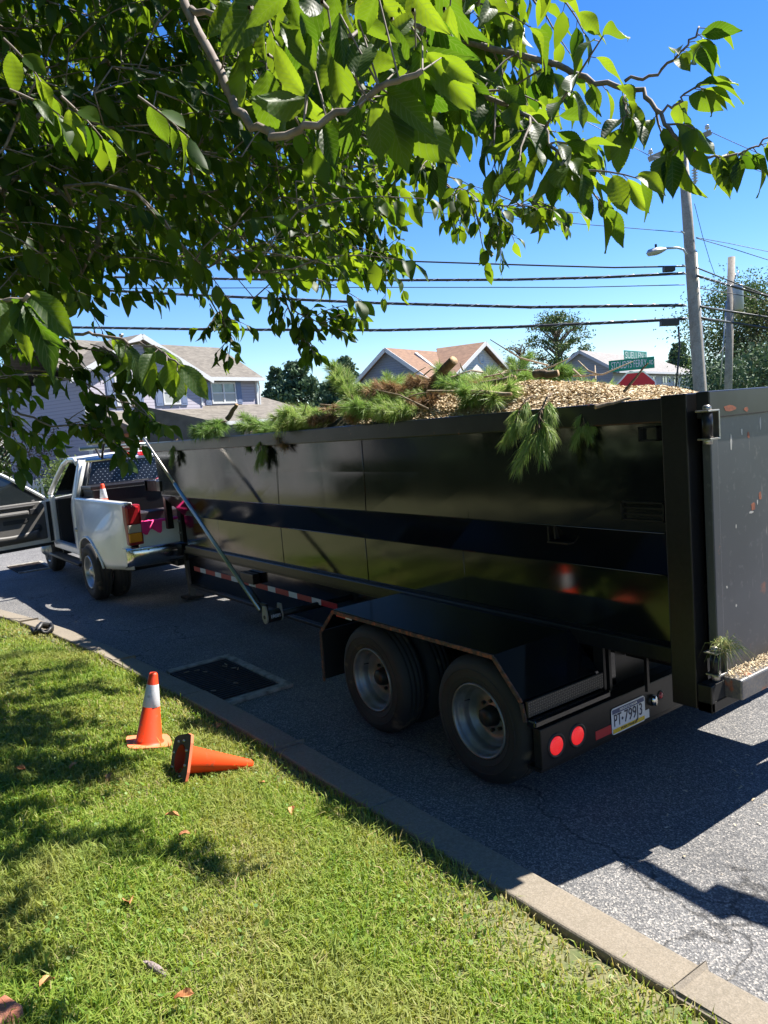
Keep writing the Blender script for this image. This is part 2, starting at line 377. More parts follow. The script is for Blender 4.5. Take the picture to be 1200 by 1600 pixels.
# scratches and rust scuffs on the gate
n = M_gate.node_tree.nodes; l = M_gate.node_tree.links; src = bsdf(M_gate).inputs['Base Color'].links[0].from_socket
mp = n.new('ShaderNodeMapping'); mp.inputs['Scale'].default_value = (55, 55, 6); l.new(n[M_gate['tc']].outputs['Object'], mp.inputs[0])
sc_ = n.new('ShaderNodeTexNoise'); sc_.inputs['Scale'].default_value = 1.0; sc_.inputs['Detail'].default_value = 3; l.new(mp.outputs[0], sc_.inputs['Vector'])
rg = n.new('ShaderNodeTexNoise'); rg.inputs['Scale'].default_value = 2.3; l.new(n[M_gate['tc']].outputs['Object'], rg.inputs['Vector'])
a1_ = n.new('ShaderNodeMapRange'); a1_.inputs[1].default_value = .66; a1_.inputs[2].default_value = .76; l.new(sc_.outputs['Fac'], a1_.inputs[0])
a2_ = n.new('ShaderNodeMapRange'); a2_.inputs[1].default_value = .48; a2_.inputs[2].default_value = .60; l.new(rg.outputs['Fac'], a2_.inputs[0])
mu = n.new('ShaderNodeMath'); mu.operation = 'MULTIPLY'; l.new(a1_.outputs[0], mu.inputs[0]); l.new(a2_.outputs[0], mu.inputs[1])
mx = n.new('ShaderNodeMix'); mx.data_type = 'RGBA'; mx.inputs['B'].default_value = (.34, .30, .27, 1); l.new(src, mx.inputs['A']); l.new(mu.outputs[0], mx.inputs['Factor']); l.new(mx.outputs['Result'], bsdf(M_gate).inputs['Base Color'])
M_rail = mat('worn_rail', (0.008, 0.008, 0.01), 0.3, noise=[(5, (0.025, 0.025, 0.028), 0.7), (14, (0.26, 0.10, 0.06), 0.8, (0.68, 0.74))])
M_edge = mat('dusty_edge', (0.06, 0.03, 0.02), 0.9, noise=[(26, (0.34, 0.10, 0.04), 0.9, (0.48, 0.6)), (60, (0.08, 0.07, 0.05), 0.8)])
M_tyre = mat('tyre_rubber', (0.014, 0.014, 0.014), 0.75, noise=[(4, (0.03, 0.028, 0.025), 0.7), (5.5, (0.16, 0.12, 0.075), 0.8, (0.62, 0.72))], bump=(50, 0.15))
M_rim = mat('rim_silver', (0.24, 0.245, 0.25), 0.42, metal=0.55, noise=[(7, (0.12, 0.115, 0.10), 0.8)])
M_hub = mat('hub_black', (0.012, 0.012, 0.012), 0.5)
M_red = mat('lamp_red', (0.62, 0.012, 0.02), 0.25, spec=0.6, bump=(220, 0.5, 0.004), emit=((1.0, 0.03, 0.03), 0.2))
M_redoff = mat('marker_red', (0.35, 0.03, 0.04), 0.3)
M_tred = mat('tape_red', (0.42, 0.02, 0.025), 0.4); M_twhite = mat('tape_white', (0.62, 0.62, 0.62), 0.4)
M_chrome = mat('chrome', (0.62, 0.61, 0.60), 0.18, metal=1.0)
M_steel = mat('bare_steel', (0.42, 0.41, 0.38), 0.38, metal=0.9, noise=(20, (0.25, 0.2, 0.15), 0.6))
M_alu = mat('arm_tube', (0.26, 0.30, 0.27), 0.3, metal=0.8)
M_plate_w = mat('plate_white', (0.62, 0.63, 0.66), 0.45); M_plate_b = mat('plate_blue', (0.05, 0.07, 0.16), 0.45); M_plate_y = mat('plate_yellow', (0.62, 0.42, 0.02), 0.45)
M_ink = mat('ink', (0.015, 0.02, 0.05), 0.5); M_white_ink = mat('white_ink', (0.75, 0.75, 0.75), 0.5)
# diamond plate: raised lozenges, coloured paler than the plate
M_dia = mat('diamond_plate', (0.035, 0.033, 0.030), 0.45, metal=0.3); M_stud = mat('stud_pale', (0.16, 0.15, 0.13), 0.4, metal=0.5)

XB, XR = 3.35, 4.83; GY, FY = 2.06, 9.84; ZT = 2.12
tr = root('dump_trailer', (4.09, 5.5, 0), 'long black gooseneck dump trailer heaped with pine boughs and wood chips', 'trailer')
def side(sx, x):
    X = lambda d: x + sx * d                      # d measured inwards
    b = MB(); P = []
    prof = [(0.02, 2.01), (0.015, 1.75), (0.005, 1.445), (0.012, 1.435), (0.088, 1.205), (0.095, 1.195), (0.095, 0.83)]
    # front edge tapers: the upper tiers reach further forward
    for y in np.linspace(0, 1, 12):
        row = []
        for d, z in prof:
            fy = np.interp(z, [0.83, 1.2, 1.44, 2.01], [9.05, 9.1, 9.56, 9.72])
            row.append(Vector((X(d) - sx * 0.006 * math.sin(y * 9.4) * (1 if z > 1.5 else 0.4), GY + 0.15 + y * (fy - GY - 0.15), z)))
        P.append(row)
    b.grid(P, smooth=False); b.build('side_panel', M_black, tr)
    b = MB(); b.box(min(X(-0.015), X(0.075)), max(X(-0.015), X(0.075)), GY + 0.19, FY, 2.0, ZT); b.build('top_rail', M_rail, tr, bevel=0.008)
    b = MB(); b.box(min(X(0.045), X(0.14)), max(X(0.045), X(0.14)), GY + 0.15, 9.05, 0.742, 0.832); b.build('floor_rail', M_dust, tr, bevel=0.008)
    b = MB()
    for y in (3.75, 4.95, 6.4, 7.9):
        b.tube([(X(0.018), y, 2.0), (X(0.014), y, 1.75), (X(0.004), y, 1.445)], 0.0022, 5)
        b.tube([(X(0.094), y + .18, 1.195), (X(0.094), y + .18, 0.84)], 0.0022, 5)
    for z, d in ((1.44, 0.006), (1.2, 0.092)): b.tube([(X(d), GY + .2, z), (X(d), 9.0, z)], 0.0035, 5)
    b.build('weld_seam', M_black, tr)
    b = MB(); b.box(min(X(-0.02), X(0.09)), max(X(-0.02), X(0.09)), GY + 0.06, GY + 0.2, 0.565, ZT + 0.012); b.build('rear_post', M_dust, tr, bevel=0.006)
side(1, XB); side(-1, XR)
b = MB(); b.box(XB + 0.1, XR - 0.1, 8.8, 9.0, 0.8, 1.44); b.box(XB + 0.03, XR - 0.03, 9.5, 9.56, 1.42, 2.0); b.add([(XB + .1, 9.0, 1.2), (XR - .1, 9.0, 1.2), (XR - .1, 9.56, 1.44), (XB + .1, 9.56, 1.44)], [(0, 1, 2, 3)]); b.build('front_wall', M_dust, tr)
b = MB(); b.box(XB + 0.09, XR - 0.09, GY + 0.06, 9.0, 0.8, 0.84); b.build('floor_plate', M_dust, tr)
# sloping wind guard at the front
b = MB(); b.prism([(0, 0.0), (1.28, 0.0), (1.28, 0.11), (0, 0.47)], frame((3.33, 9.8, 2.125), (1, -0.12, 0), (0, 0, 1)), 0.02)
M_guard = mat('guard_grey', (0.05, 0.05, 0.052), 0.55, noise=[(6, (0.10, 0.10, 0.10), 0.8)])
b.build('wind_guard', M_guard, tr)
b = MB(); b.tube([(3.35, 9.8, 2.59), (3.05, 10.3, 2.63), (2.9, 10.6, 2.66)], 0.01, 6); b.build('guard_rod', M_steel, tr)
# step pocket, small plate, bracket on the side
def pocket(y0, y1, z0, z1, slats, name):
    b = MB(); x = XB - 0.001
    for a in ((y0, y1, z1 - 0.008, z1), (y0, y1, z0, z0 + 0.008), (y0, y0 + 0.008, z0, z1), (y1 - 0.008, y1, z0, z1)): b.box(x - 0.012, x + 0.025, *a)
    for i in range(slats): z = z0 + (i + 1) * (z1 - z0) / (slats + 1); b.box(x - 0.004, x + 0.025, y0 + .009, y1 - .009, z - 0.004, z + 0.004)
    b.build(name, M_dust, tr)
pocket(2.27, 2.53, 1.50, 1.60, 2, 'step_pocket'); pocket(2.29, 2.40, 1.91, 1.985, 0, 'small_plate')
b = MB(); b.box(XB - .002, XB + .06, 3.0, 3.012, 1.36, 1.435); b.box(XB - .002, XB + .06, 3.05, 3.062, 1.34, 1.43); b.box(XB - .01, XB + .06, 2.9, 3.062, 1.335, 1.345); b.build('side_bracket', M_dust, tr, )
# tailgate with its frame, hinges and sill
ga = MB(); ga.box(XB + 0.055, XR - 0.055, GY - 0.005, GY + 0.02, 0.70, 2.02); gate = ga.build('tailgate', M_gate, tr)
def gpart(name, m_, x0, x1, y0, y1, z0, z1, bev=0.006):
    b = MB(); b.box(x0, x1, y0, y1, z0, z1); o = b.build(name, m_, gate, bevel=bev); return o
gpart('top_bar', M_rail, XB + 0.045, XR - 0.045, GY - 0.02, GY + 0.05, 2.005, 2.135)
gpart('stile', M_gate, XB + 0.05, XB + 0.115, GY - 0.017, GY + 0.03, 0.72, 2.003)
gpart('stile', M_gate, XR - 0.115, XR - 0.05, GY - 0.017, GY + 0.03, 0.72, 2.003)
M_sill = mat('worn_sill', (0.16, 0.16, 0.165), 0.35, metal=0.4, noise=[(9, (0.08, 0.08, 0.09), 0.8), (11, (0.42, 0.12, 0.05), 0.9, (0.58, 0.66)), (70, (0.30, 0.25, 0.18), 0.5)])
b = MB(); b.box(XB + 0.105, XR - 0.05, GY - 0.105, GY - 0.006, 0.612, 0.718); b.build('sill', M_sill, gate, bevel=0.01)
b = MB(); b.box(XB - 0.02, XR + 0.02, GY - 0.02, GY + 0.058, 0.56, 0.615); b.box(XB - 0.02, XB + 0.01, GY - 0.02, GY + .058, 0.56, 0.7); b.build('rear_sill_beam', M_dust, tr, bevel=0.006)
b = MB(); b.box(XB + 0.005, XB + 0.1, GY - 0.018, GY + 0.05, 0.617, 0.70); b.build('tube_end', M_shade, tr)  # solid dark block painted as the shaded hollow of the tube
for z0, z1 in ((1.905, 2.05), (0.755, 0.88)):
    b = MB(); hx, hy = XB + 0.005, GY - 0.03
    b.tube([(hx, hy, z0 + 0.012), (hx, hy, z1 - 0.012)], 0.026, 14); h = b.build('hinge', M_dust, tr)
    b = MB(); b.tube([(hx, hy, z1 - 0.01), (hx, hy, z1 + 0.012), (hx, hy, z1 + 0.02)], [0.02, 0.02, 0.011], 10); b.tube([(hx, hy, z0 - 0.02), (hx, hy, z0 + 0.01)], 0.022, 10); b.build('hinge_pin', M_steel, h)
    b = MB(); b.box(hx - 0.035, hx + 0.06, hy - 0.03, hy + 0.04, z1 - 0.012, z1 - 0.004); b.box(hx - 0.025, hx + 0.06, hy - 0.03, hy + 0.04, z0, z0 + 0.009); b.box(hx + 0.05, hx + .06, hy - 0.03, hy + 0.03, z0 + .009, z1 - .012); b.build('hinge_lug', M_steel, h, bevel=0.002)
M_rust = mat('rust_scuff', (0.40, 0.13, 0.06), .9, noise=(60, (.25, .09, .05), 1)); M_scuff = mat('bare_scuff', (.5, .46, .38), .7)
for (x, z, w_, h_, m_) in ((3.79, 1.53, .022, .022, M_rust), (3.86, 1.58, .014, .02, M_rust), (3.765, 1.505, .022, .006, M_scuff), (3.83, 1.55, .006, .014, M_scuff), (3.62, 1.45, .005, .012, M_scuff), (3.70, 1.92, .008, .02, M_scuff), (3.76, 1.90, .012, .014, M_rust), (3.60, 1.88, .007, .05, M_scuff), (3.88, 1.95, .006, .03, M_scuff), (3.52, 1.16, .006, .006, M_scuff), (3.60, 1.05, .007, .007, M_scuff)):
    b = MB(); pts_ = [((1 + random.uniform(-.35, .35)) * w_ * math.cos(R(a)), (1 + random.uniform(-.35, .35)) * h_ * math.sin(R(a))) for a in range(0, 360, 36)]
    b.prism(pts_, frame((x, GY - .0052, z), (1, 0, 0), (0, 0, 1)), .0006); b.build('paint_scuff', m_, gate)
for (x, z, w_, h_) in ((3.57, 2.045, .06, .014), (3.72, 2.03, .02, .01)):
    b = MB(); b.prism([((1 + random.uniform(-.3, .3)) * w_ * math.cos(R(a)), (1 + random.uniform(-.3, .3)) * h_ * math.sin(R(a))) for a in range(0, 360, 30)], frame((x, GY - .0206, z), (1, 0, 0), (0, 0, 1)), .0006); b.build('paint_scuff', M_rust, gate)
# chassis: beams, tape, cross members
def tape(y0, y1, x, z0, z1, seg, parent, red0=True, along='y'):
    i = 0; y = y0
    while y < y1 - 0.02:
        L = seg[(i + (0 if red0 else 1)) % 2]; ye = min(y + L, y1); b = MB()
        if along == 'y': b.box(x - 0.003, x, y + .001, ye - .001, z0, z1)
        else: b.box(y + .001, ye - .001, x - 0.003, x, z0, z1)
        b.build('reflective_tape', (M_tred if (i % 2 == 0) == red0 else M_twhite), parent); y = ye; i += 1
for xx in (3.5, 4.6):
    b = MB(); b.box(xx, xx + 0.08, 2.80, 9.25, 0.30, 0.7); be = b.build('main_beam', M_black, tr, bevel=0.004)
    b = MB(); b.box(xx - 0.035, xx + 0.12, 2.80, 9.3, 0.70, 0.735); b.box(xx - 0.03, xx + 0.11, 2.80, 9.25, 0.27, 0.30); b.build('beam_flange', M_dust, tr, bevel=0.003)
    if xx < 4: tape(5.75, 9.1, xx, 0.49, 0.545, (0.28, 0.17), be)
for y in (3.0, 3.7, 4.7, 5.6, 6.6, 7.6, 8.6): b = MB(); b.box(3.6, 4.58, y, y + 0.1, 0.4, 0.52); b.build('cross_member', M_dust, tr)
b = MB(); b.box(3.41, 3.49, 7.25, 7.55, 0.55, 0.66); b.build('junction_box', M_dust, tr, bevel=0.005)
# gooseneck riser, neck and coupler over the truck bed
b = MB()
for xx in (3.6, 4.44):
    b.box(xx, xx + 0.12, 9.3, 9.5, 0.35, 1.38); b.box(xx, xx + 0.12, 9.5, 10.9, 1.45, 1.6)
b.box(3.6, 4.56, 10.8, 10.92, 1.45, 1.6); b.build('gooseneck', M_dust, tr, bevel=0.006)
b = MB(); b.box(4.02, 4.16, 10.79, 10.93, 0.95, 1.45); b.build('coupler', M_dust, tr)
for xx in (3.66, 4.42):
    b = MB(); b.box(xx - 0.065, xx + 0.065, 9.62, 9.75, 0.55, 1.36); j = b.build('landing_jack', M_dust, tr, bevel=0.005)
    b = MB(); b.prism([(-0.05, 0), (0.05, 0), (0.03, -0.48), (-0.03, -0.48)], frame((xx, 9.73, 0.54), (1, 0, 0), (0, 0, 1)), 0.09); b.build('jack_leg', M_guard, j)
    b = MB(); b.box(xx - 0.12, xx + 0.12, 9.58, 9.80, 0.03, 0.06); b.build('jack_foot', M_dust, j)
    b = MB(); b.tube([(xx - 0.09, 9.68, 1.07), (xx + 0.08, 9.68, 1.07)], 0.013, 8); b.tube([(xx - 0.09, 9.68, 0.92), (xx - .02, 9.68, 0.92)], 0.012, 8); b.build('jack_pin', M_steel, j)
b = MB(); b.tube([(3.42, 9.9, 1.12), (3.36, 9.95, 1.0), (3.34, 9.98, 0.86), (3.42, 10.0, 0.78), (3.55, 9.9, 0.76), (3.62, 9.8, 0.7)], 0.018, 8); b.build('air_hose', M_hub, tr)
b = MB(); b.box(3.34, 3.52, 9.55, 9.68, 1.5, 1.63); b.box(3.4, 3.48, 9.58, 9.66, 1.0, 1.5); b.build('neck_bracket', M_dust, tr, bevel=0.004)
# fenders
fz = [(4.84, 0.25), (4.82, 0.63), (4.62, 0.815), (2.975, 0.81), (2.785, 0.60), (2.765, 0.50)]
def fender(xo, xi):
    s = 1 if xi > xo else -1
    b = MB(); P = []
    for y, z in fz[1:]: P.append([Vector((xo, y, z)), Vector((xi, y, z))])
    b.grid(P, smooth=False); fo = b.build('fender', M_black, tr, solid=0.006)
    b = MB()
    for (y0, z0), (y1, z1) in zip(fz[:-1], fz[1:]): b.bar((xo - s * 0.004, y0, z0 - 0.016), (xo - s * 0.004, y1, z1 - 0.012), 0.010, 0.024, up=(1, 0, 0) if abs(z1 - z0) > 5 else (0, -(z1 - z0), (y1 - y0)))
    b.build('fender_lip', M_edge, fo)
    b = MB(); b.box(min(xo + s * .01, xi), max(xo + s * .01, xi), 4.83, 4.845, 0.25, 0.62); b.build('mud_flap', M_hub, fo)
    # rear diamond tread plate, studs raised
    b = MB(); b.box(min(xo, xi) + .004, max(xo, xi) - .004, 2.748, 2.762, 0.512, 0.598); b.build('tread_plate', M_dia, fo)
    b = MB(); rows = 6; cols = int(abs(xi - xo) / 0.017)
    for i in range(rows):
        for j in range(cols):
            cx = min(xo, xi) + 0.014 + j * (abs(xi - xo) - 0.028) / (cols - 1); cz = 0.520 + i * 0.0142; a = 0.7 if (i + j) % 2 else -0.7
            b.prism([(-0.0075, 0), (0, -0.003), (0.0075, 0), (0, 0.0024)], frame((cx, 2.748, cz), (math.cos(a), 0, math.sin(a)), (-math.sin(a), 0, math.cos(a))), 0.002)
    o = b.build('tread_stud', M_stud, fo); o['kind'] = 'stuff'
    b = MB(); b.box(min(xo, xi), max(xo, xi), 2.70, 2.765, 0.462, 0.505); b.build('step_ledge', M_black, fo, bevel=0.01)
    return fo
fl = fender(2.775, 3.40); fr = fender(5.405, 4.78)
b = MB(); b.box(2.770, 2.773, 4.46, 4.58, 0.775, 0.80); b.build('reflective_tape', M_tred, tr); b = MB(); b.box(2.770, 2.773, 4.38, 4.459, 0.775, 0.80); b.build('reflective_tape', M_twhite, tr)
for a_ in ((3.42, 3.44, 2.76, 2.83, .46, .74), (3.47, 3.49, 2.76, 2.83, .46, .74), (3.6, 3.62, 2.6, 2.62, .46, .72), (3.8, 3.83, 2.5, 2.53, .46, .72)): b = MB(); b.box(*a_); b.build('frame_upright', M_dust, tr)
b = MB(); b.add([(3.45, 2.85, .74), (3.75, 2.85, .74), (3.55, 2.85, .56), (3.45, 2.85, .56)], [(0, 1, 2, 3)]); b.build('gusset', M_dust, tr, solid=.006)
# bumper with lights and plate
b = MB(); b.box(2.80, 5.38, 2.69, 2.745, 0.235, 0.455); bu = b.build('bumper', M_dust, tr, bevel=0.006)
b = MB(); b.box(2.80, 5.38, 2.70, 2.80, 0.215, 0.232); b.build('bumper_flange', M_dust, bu)
BYF = 2.69
def round_light(x, z, r, mt_, name, ring=0.018):
    M = frame((x, BYF, z), (1, 0, 0), (0, 0, 1))   # local z = -y
    b = MB(); b.lathe([(r, 0.0), (r + ring * .4, 0.006), (r + ring, 0.004), (r + ring, -0.01)], M, 28); g_ = b.build('lamp_grommet', M_hub, tr)
    b = MB(); b.lathe([(0.0001, 0.011), (r * 0.5, 0.0105), (r * 0.9, 0.007), (r, 0.002)], M, 28)
    if r > .04:
        for i in range(-4, 5):
            for j in range(-4, 5):
                if i * i + j * j < 17: b.lathe([(0.004, 0.009), (0.0001, 0.0125)], M @ Matrix.Translation((i * r / 5, j * r / 5, 0)), 6)
    b.build(name, mt_, g_)
for x, z in ((2.915, 0.335), (3.085, 0.337), (5.265, 0.335), (5.095, 0.337)): round_light(x, z, 0.051, M_red, 'tail_light')
round_light(3.845, 0.352, 0.020, M_redoff, 'marker_light', 0.01)
PX0, PX1, PZ0, PZ1 = 3.372, 3.682, 0.247, 0.401
b = MB(); rr = 0.02; poly = []
for cx, cy, a0 in ((PX1 - rr, PZ1 - rr, 0), (PX0 + rr, PZ1 - rr, 90), (PX0 + rr, PZ0 + rr, 180), (PX1 - rr, PZ0 + rr, 270)):
    for k in range(5): poly.append((cx + rr * math.cos(R(a0 + k * 22.5)), cy + rr * math.sin(R(a0 + k * 22.5))))
b.prism(poly, frame((0, BYF - 0.004, 0), (1, 0, 0), (0, 0, 1)), 0.002); pl = b.build('licence_plate', M_plate_w, tr)
def ptext(s, x, z, size, m_, fit): text(s, size, m_, frame((x, BYF - 0.0080, z), (1, 0, 0), (0, 0, 1)), pl, fit=fit)
b = MB(); b.box(PX0 + .008, PX1 - .008, BYF - 0.0068, BYF - 0.0062, PZ1 - 0.034, PZ1 - 0.008); b.build('blue_band', M_plate_b, pl)
b = MB(); b.box(PX0 + .008, PX1 - .008, BYF - 0.0068, BYF - 0.0062, PZ0 + 0.007, PZ0 + 0.032); b.build('yellow_band', M_plate_y, pl)
pc = (PX0 + PX1) / 2
ptext('PENNSYLVANIA', pc, PZ1 - 0.021, 0.021, M_white_ink, 0.16); ptext('PT', PX0 + 0.052, (PZ0 + PZ1) / 2 + .001, 0.102, M_ink, 0.066); ptext('799J3', PX0 + 0.198, (PZ0 + PZ1) / 2 + .001, 0.102, M_ink, 0.165); ptext('PERM TRAILER', pc, PZ0 + 0.0195, 0.021, M_ink, 0.15)
b = MB(); b.lathe([(0.0001, 0.001), (0.009, 0.0)], frame((PX0 + 0.097, BYF - 0.0072, (PZ0 + PZ1) / 2), (1, 0, 0), (0, 0, 1)), 12); b.build('plate_dot', M_ink, pl)
b = MB(); b.box(3.235, 3.371, BYF - 0.002, BYF, 0.262, 0.312); b.build('reflective_tape', M_tred, bu)
b = MB(); b.box(3.60, 3.725, BYF - 0.0025, BYF, 0.252, 0.302); b.build('reflective_tape', M_twhite, bu)
b = MB(); M = frame((3.755, BYF, 0.348), (1, 0, 0), (0, 0, 1)); b.lathe([(0.034, -0.01), (0.034, 0.012), (0.028, 0.012), (0.028, 0.018)], M, 16); k_ = b.build('socket_ring', M_hub, tr)
b = MB(); b.lathe([(0.027, 0.008), (0.027, 0.03), (0.0001, 0.031)], M @ Matrix.Diagonal((0.75, 1.1, 1, 1)), 16); b.build('socket_cap', M_chrome, k_)
b = MB(); b.box(3.52, 4.66, 2.84, 2.95, 0.44, 0.738); b.build('rear_cross_beam', M_dust, tr)
for xx in (3.72, 4.34): b = MB(); b.box(xx, xx + .1, 2.35, 2.83, .60, .74); b.build('dump_hinge', M_dust, tr)
b = MB(); b.box(3.40, 4.78, 2.75, 2.84, .40, .452); b.build('bumper_deck', M_dust, tr)
# wheels: deep-dish duals
def wheel_mesh(xo, y, s, name='tyre', rad=0.378, wd=0.225):
    """xo: outer side x, s=+1 when the body is at larger x"""
    M = frame((xo, y, rad), (0, 1, 0), (0, 0, 1))   # local z = +x
    if s < 0: M = frame((xo, y, rad), (0, 0, 1), (0, 1, 0))
    w_ = wd; prof = [(0.222, 0.016), (0.236, 0.006), (0.30, 0.0), (0.335, 0.006), (0.352, 0.018), (0.366, 0.034), (0.374, 0.05)]
    for g_ in (0.075, 0.112, 0.15): prof += [(rad, g_ - .014), (rad, g_ - 0.006), (rad - 0.009, g_ - 0.005), (rad - 0.009, g_ + 0.005), (rad, g_ + 0.006)]
    prof += [(0.374, w_ - .05), (0.352, w_ - .018), (0.335, w_ - .006), (0.30, w_), (0.222, w_ - .016)]
    b = MB(); b.lathe(prof, M, 56); b.lathe([(0.300, -0.0006), (0.302, -0.003), (0.306, -0.003), (0.308, 0.0005)], M, 56); b.lathe([(0.252, 0.0035), (0.254, 0.001), (0.258, 0.001), (0.26, 0.003)], M, 56)
    ty = b.build(name, M_tyre, tr)
    b = MB(); b.lathe([(0.222, 0.02), (0.219, 0.008), (0.213, 0.006), (0.207, 0.012), (0.203, 0.03), (0.198, 0.05), (0.19, 0.055), (0.180, 0.075), (0.178, 0.10), (0.172, 0.112), (0.150, 0.118), (0.148, 0.128), (0.115, 0.134), (0.075, 0.132), (0.062, 0.128)], M, 48)
    rm = b.build('rim', M_rim, ty)
    b = MB(); b.lathe([(0.063, 0.135), (0.060, 0.11), (0.052, 0.07), (0.044, 0.062), (0.0001, 0.060)], M, 24)
    for k in range(8):
        a = k * math.pi / 4; b.lathe([(0.011, 0.134), (0.011, 0.112), (0.0001, 0.110)], M @ Matrix.Translation((0.088 * math.cos(a), 0.088 * math.sin(a), 0)), 6, smooth=False)
    b.tube([M @ Vector((0.168, 0.06, 0.112)), M @ Vector((0.172, 0.062, 0.07))], 0.006, 6)
    b.build('hub', M_hub, ty)
for y in (3.165, 4.225):
    for xo, s in ((2.78, 1), (3.02, 1), (5.40, -1), (5.16, -1)): wheel_mesh(xo, y, s)
    b = MB(); b.tube([(3.1, y, 0.378), (5.1, y, 0.378)], 0.06, 12); b.build('axle', M_hub, tr)
# tarp arm with its spring spool
A0 = Vector((2.95, 6.18, 0.53)); A1 = Vector((2.95, 8.72, 2.14)); d_ = (A1 - A0)
b = MB(); b.tube([A0, A0 + d_ * 0.7], 0.021, 10); arm = b.build('tarp_arm', M_alu, tr)
b = MB(); b.tube([A0 + d_ * 0.68, A1, A1 + d_ * 0.12], 0.015, 10); b.build('arm_extension', M_steel, arm)
b = MB(); b.box(2.965, 2.99, 6.1, 6.3, 0.52, 0.6); b.tube([A0 + d_ * .02 + Vector((.02, 0, .02)), A0 + d_ * 0.1 + Vector((.02, 0, .02))], 0.024, 8); b.build('arm_socket', M_hub, arm)
sy, sz = 6.10, 0.485
b = MB(); b.tube([(2.97, sy, sz), (3.09, sy, sz)], 0.058, 18); sp = b.build('spring_spool', M_hub, tr)
M_tan = mat('tan_plate', (0.36, 0.34, 0.27), 0.45, noise=(8, (0.25, 0.23, 0.18), 0.6))
for xx in (2.945, 3.095):
    b = MB(); b.prism([(0.05 * math.cos(R(a)), 0.06 * math.sin(R(a))) for a in range(180, 361, 20)] + [(0.03, 0.1), (-0.03, 0.1)], frame((xx, sy, sz), (0, 1, 0), (0, 0, 1)), 0.016); pp = b.build('spool_plate', M_tan, sp, bevel=0.002)
    b = MB(); b.tube([(xx - .004, sy, sz), (xx + .022, sy, sz)], 0.018, 12); b.build('spool_bolt', M_hub, sp)
text('EREBS', 0.042, M_white_ink, frame((3.03, sy - 0.0585, sz + 0.005), (1, 0, 0), (0, 0, 1)), sp, fit=0.095)
b = MB(); b.tube([(3.09, sy, sz), (3.5, sy, sz)], 0.03, 10); b.build('arm_pivot', M_hub, tr)
# ------------------------------------------------------------------ the load: chips, boughs, logs
def heap_z(x, y):
    cx = np.clip(1 - (np.abs(x - 4.09) / 0.685) ** 2.6, 0, 1)
    crest = np.interp(y, [2.0, 2.3, 2.9, 3.6, 4.4, 5.2, 6.2, 7.4, 8.2, 9.4], [-0.12, -0.09, 0.05, 0.16, 0.22, 0.24, 0.13, -0.02, -0.15, -0.3])
    low = np.interp(y, [2, 4, 6, 7.5, 9.4], [-0.07, -0.07, -0.1, -0.25, -0.5])
    return ZT + low + (crest - low) * cx + 0.02 * np.sin(7 * x + 5 * y) * np.cos(6 * y - 4 * x)
M_chipbed = mat('chip_bed', (0.40, 0.27, 0.13), 0.95, noise=(60, (0.55, 0.40, 0.22), 1.0), bump=(60, 0.8))
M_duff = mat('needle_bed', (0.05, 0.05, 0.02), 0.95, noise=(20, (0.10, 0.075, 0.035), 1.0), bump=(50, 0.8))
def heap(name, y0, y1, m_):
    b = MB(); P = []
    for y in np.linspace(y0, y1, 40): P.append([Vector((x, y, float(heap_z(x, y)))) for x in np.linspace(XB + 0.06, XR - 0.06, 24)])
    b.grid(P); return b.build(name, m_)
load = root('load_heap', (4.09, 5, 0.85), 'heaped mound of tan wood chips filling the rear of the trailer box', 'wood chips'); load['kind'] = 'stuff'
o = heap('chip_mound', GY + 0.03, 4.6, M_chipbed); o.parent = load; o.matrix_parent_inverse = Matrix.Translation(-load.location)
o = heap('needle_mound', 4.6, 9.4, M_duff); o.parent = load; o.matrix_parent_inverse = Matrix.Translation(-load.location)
M_chip = attr_mat('wood_chip', [(0, (0.22, 0.14, 0.08)), (0.3, (0.48, 0.37, 0.22)), (0.7, (0.60, 0.49, 0.32)), (1, (0.72, 0.63, 0.46))], 0.85, 0, 0.2)
def chips(n, x, y, z, size, flat=0.5):
    V = np.empty((n, 6, 3)); a = RNG.uniform(0, 6.28, n); L = RNG.uniform(*size, n); Wd = L * RNG.uniform(0.25, 0.6, n); p = RNG.normal(0, flat, n); r = RNG.normal(0, flat, n)
    ca, sa = np.cos(a), np.sin(a)
    pts = [(-.5, -.5), (.5, -.4), (.5, .5), (-.5, .4)]
    for j, (u, v) in enumerate(pts):
        lx, ly = u * L, v * Wd
        V[:, j] = np.stack([x + ca * lx - sa * ly, y + sa * lx + ca * ly, z + lx * np.sin(p) + ly * np.sin(r)], 1)
    V[:, 4] = (V[:, 0] + V[:, 1]) / 2 + np.array([0, 0, .003]); V[:, 5] = (V[:, 2] + V[:, 3]) / 2 + np.array([0, 0, .003])
    F = (np.arange(n)[:, None, None] * 6 + np.array([[0, 4, 5, 3], [4, 1, 2, 5]])).reshape(-1, 4)
    return V.reshape(-1, 3), F, np.repeat(np.clip(RNG.normal(.55, .25, n), 0, 1), 2)
n = 60000; x = RNG.uniform(XB + 0.07, XR - 0.07, n); y = GY + 0.05 + RNG.beta(1.1, 1.6, n) * 3.3
v, f, a = chips(n, x, y, heap_z(x, y) + RNG.uniform(0, .022, n), (0.006, 0.030), .32)
o = npmesh('wood_chips', v, f, M_chip, load, a, off=load.location); o['kind'] = 'stuff'
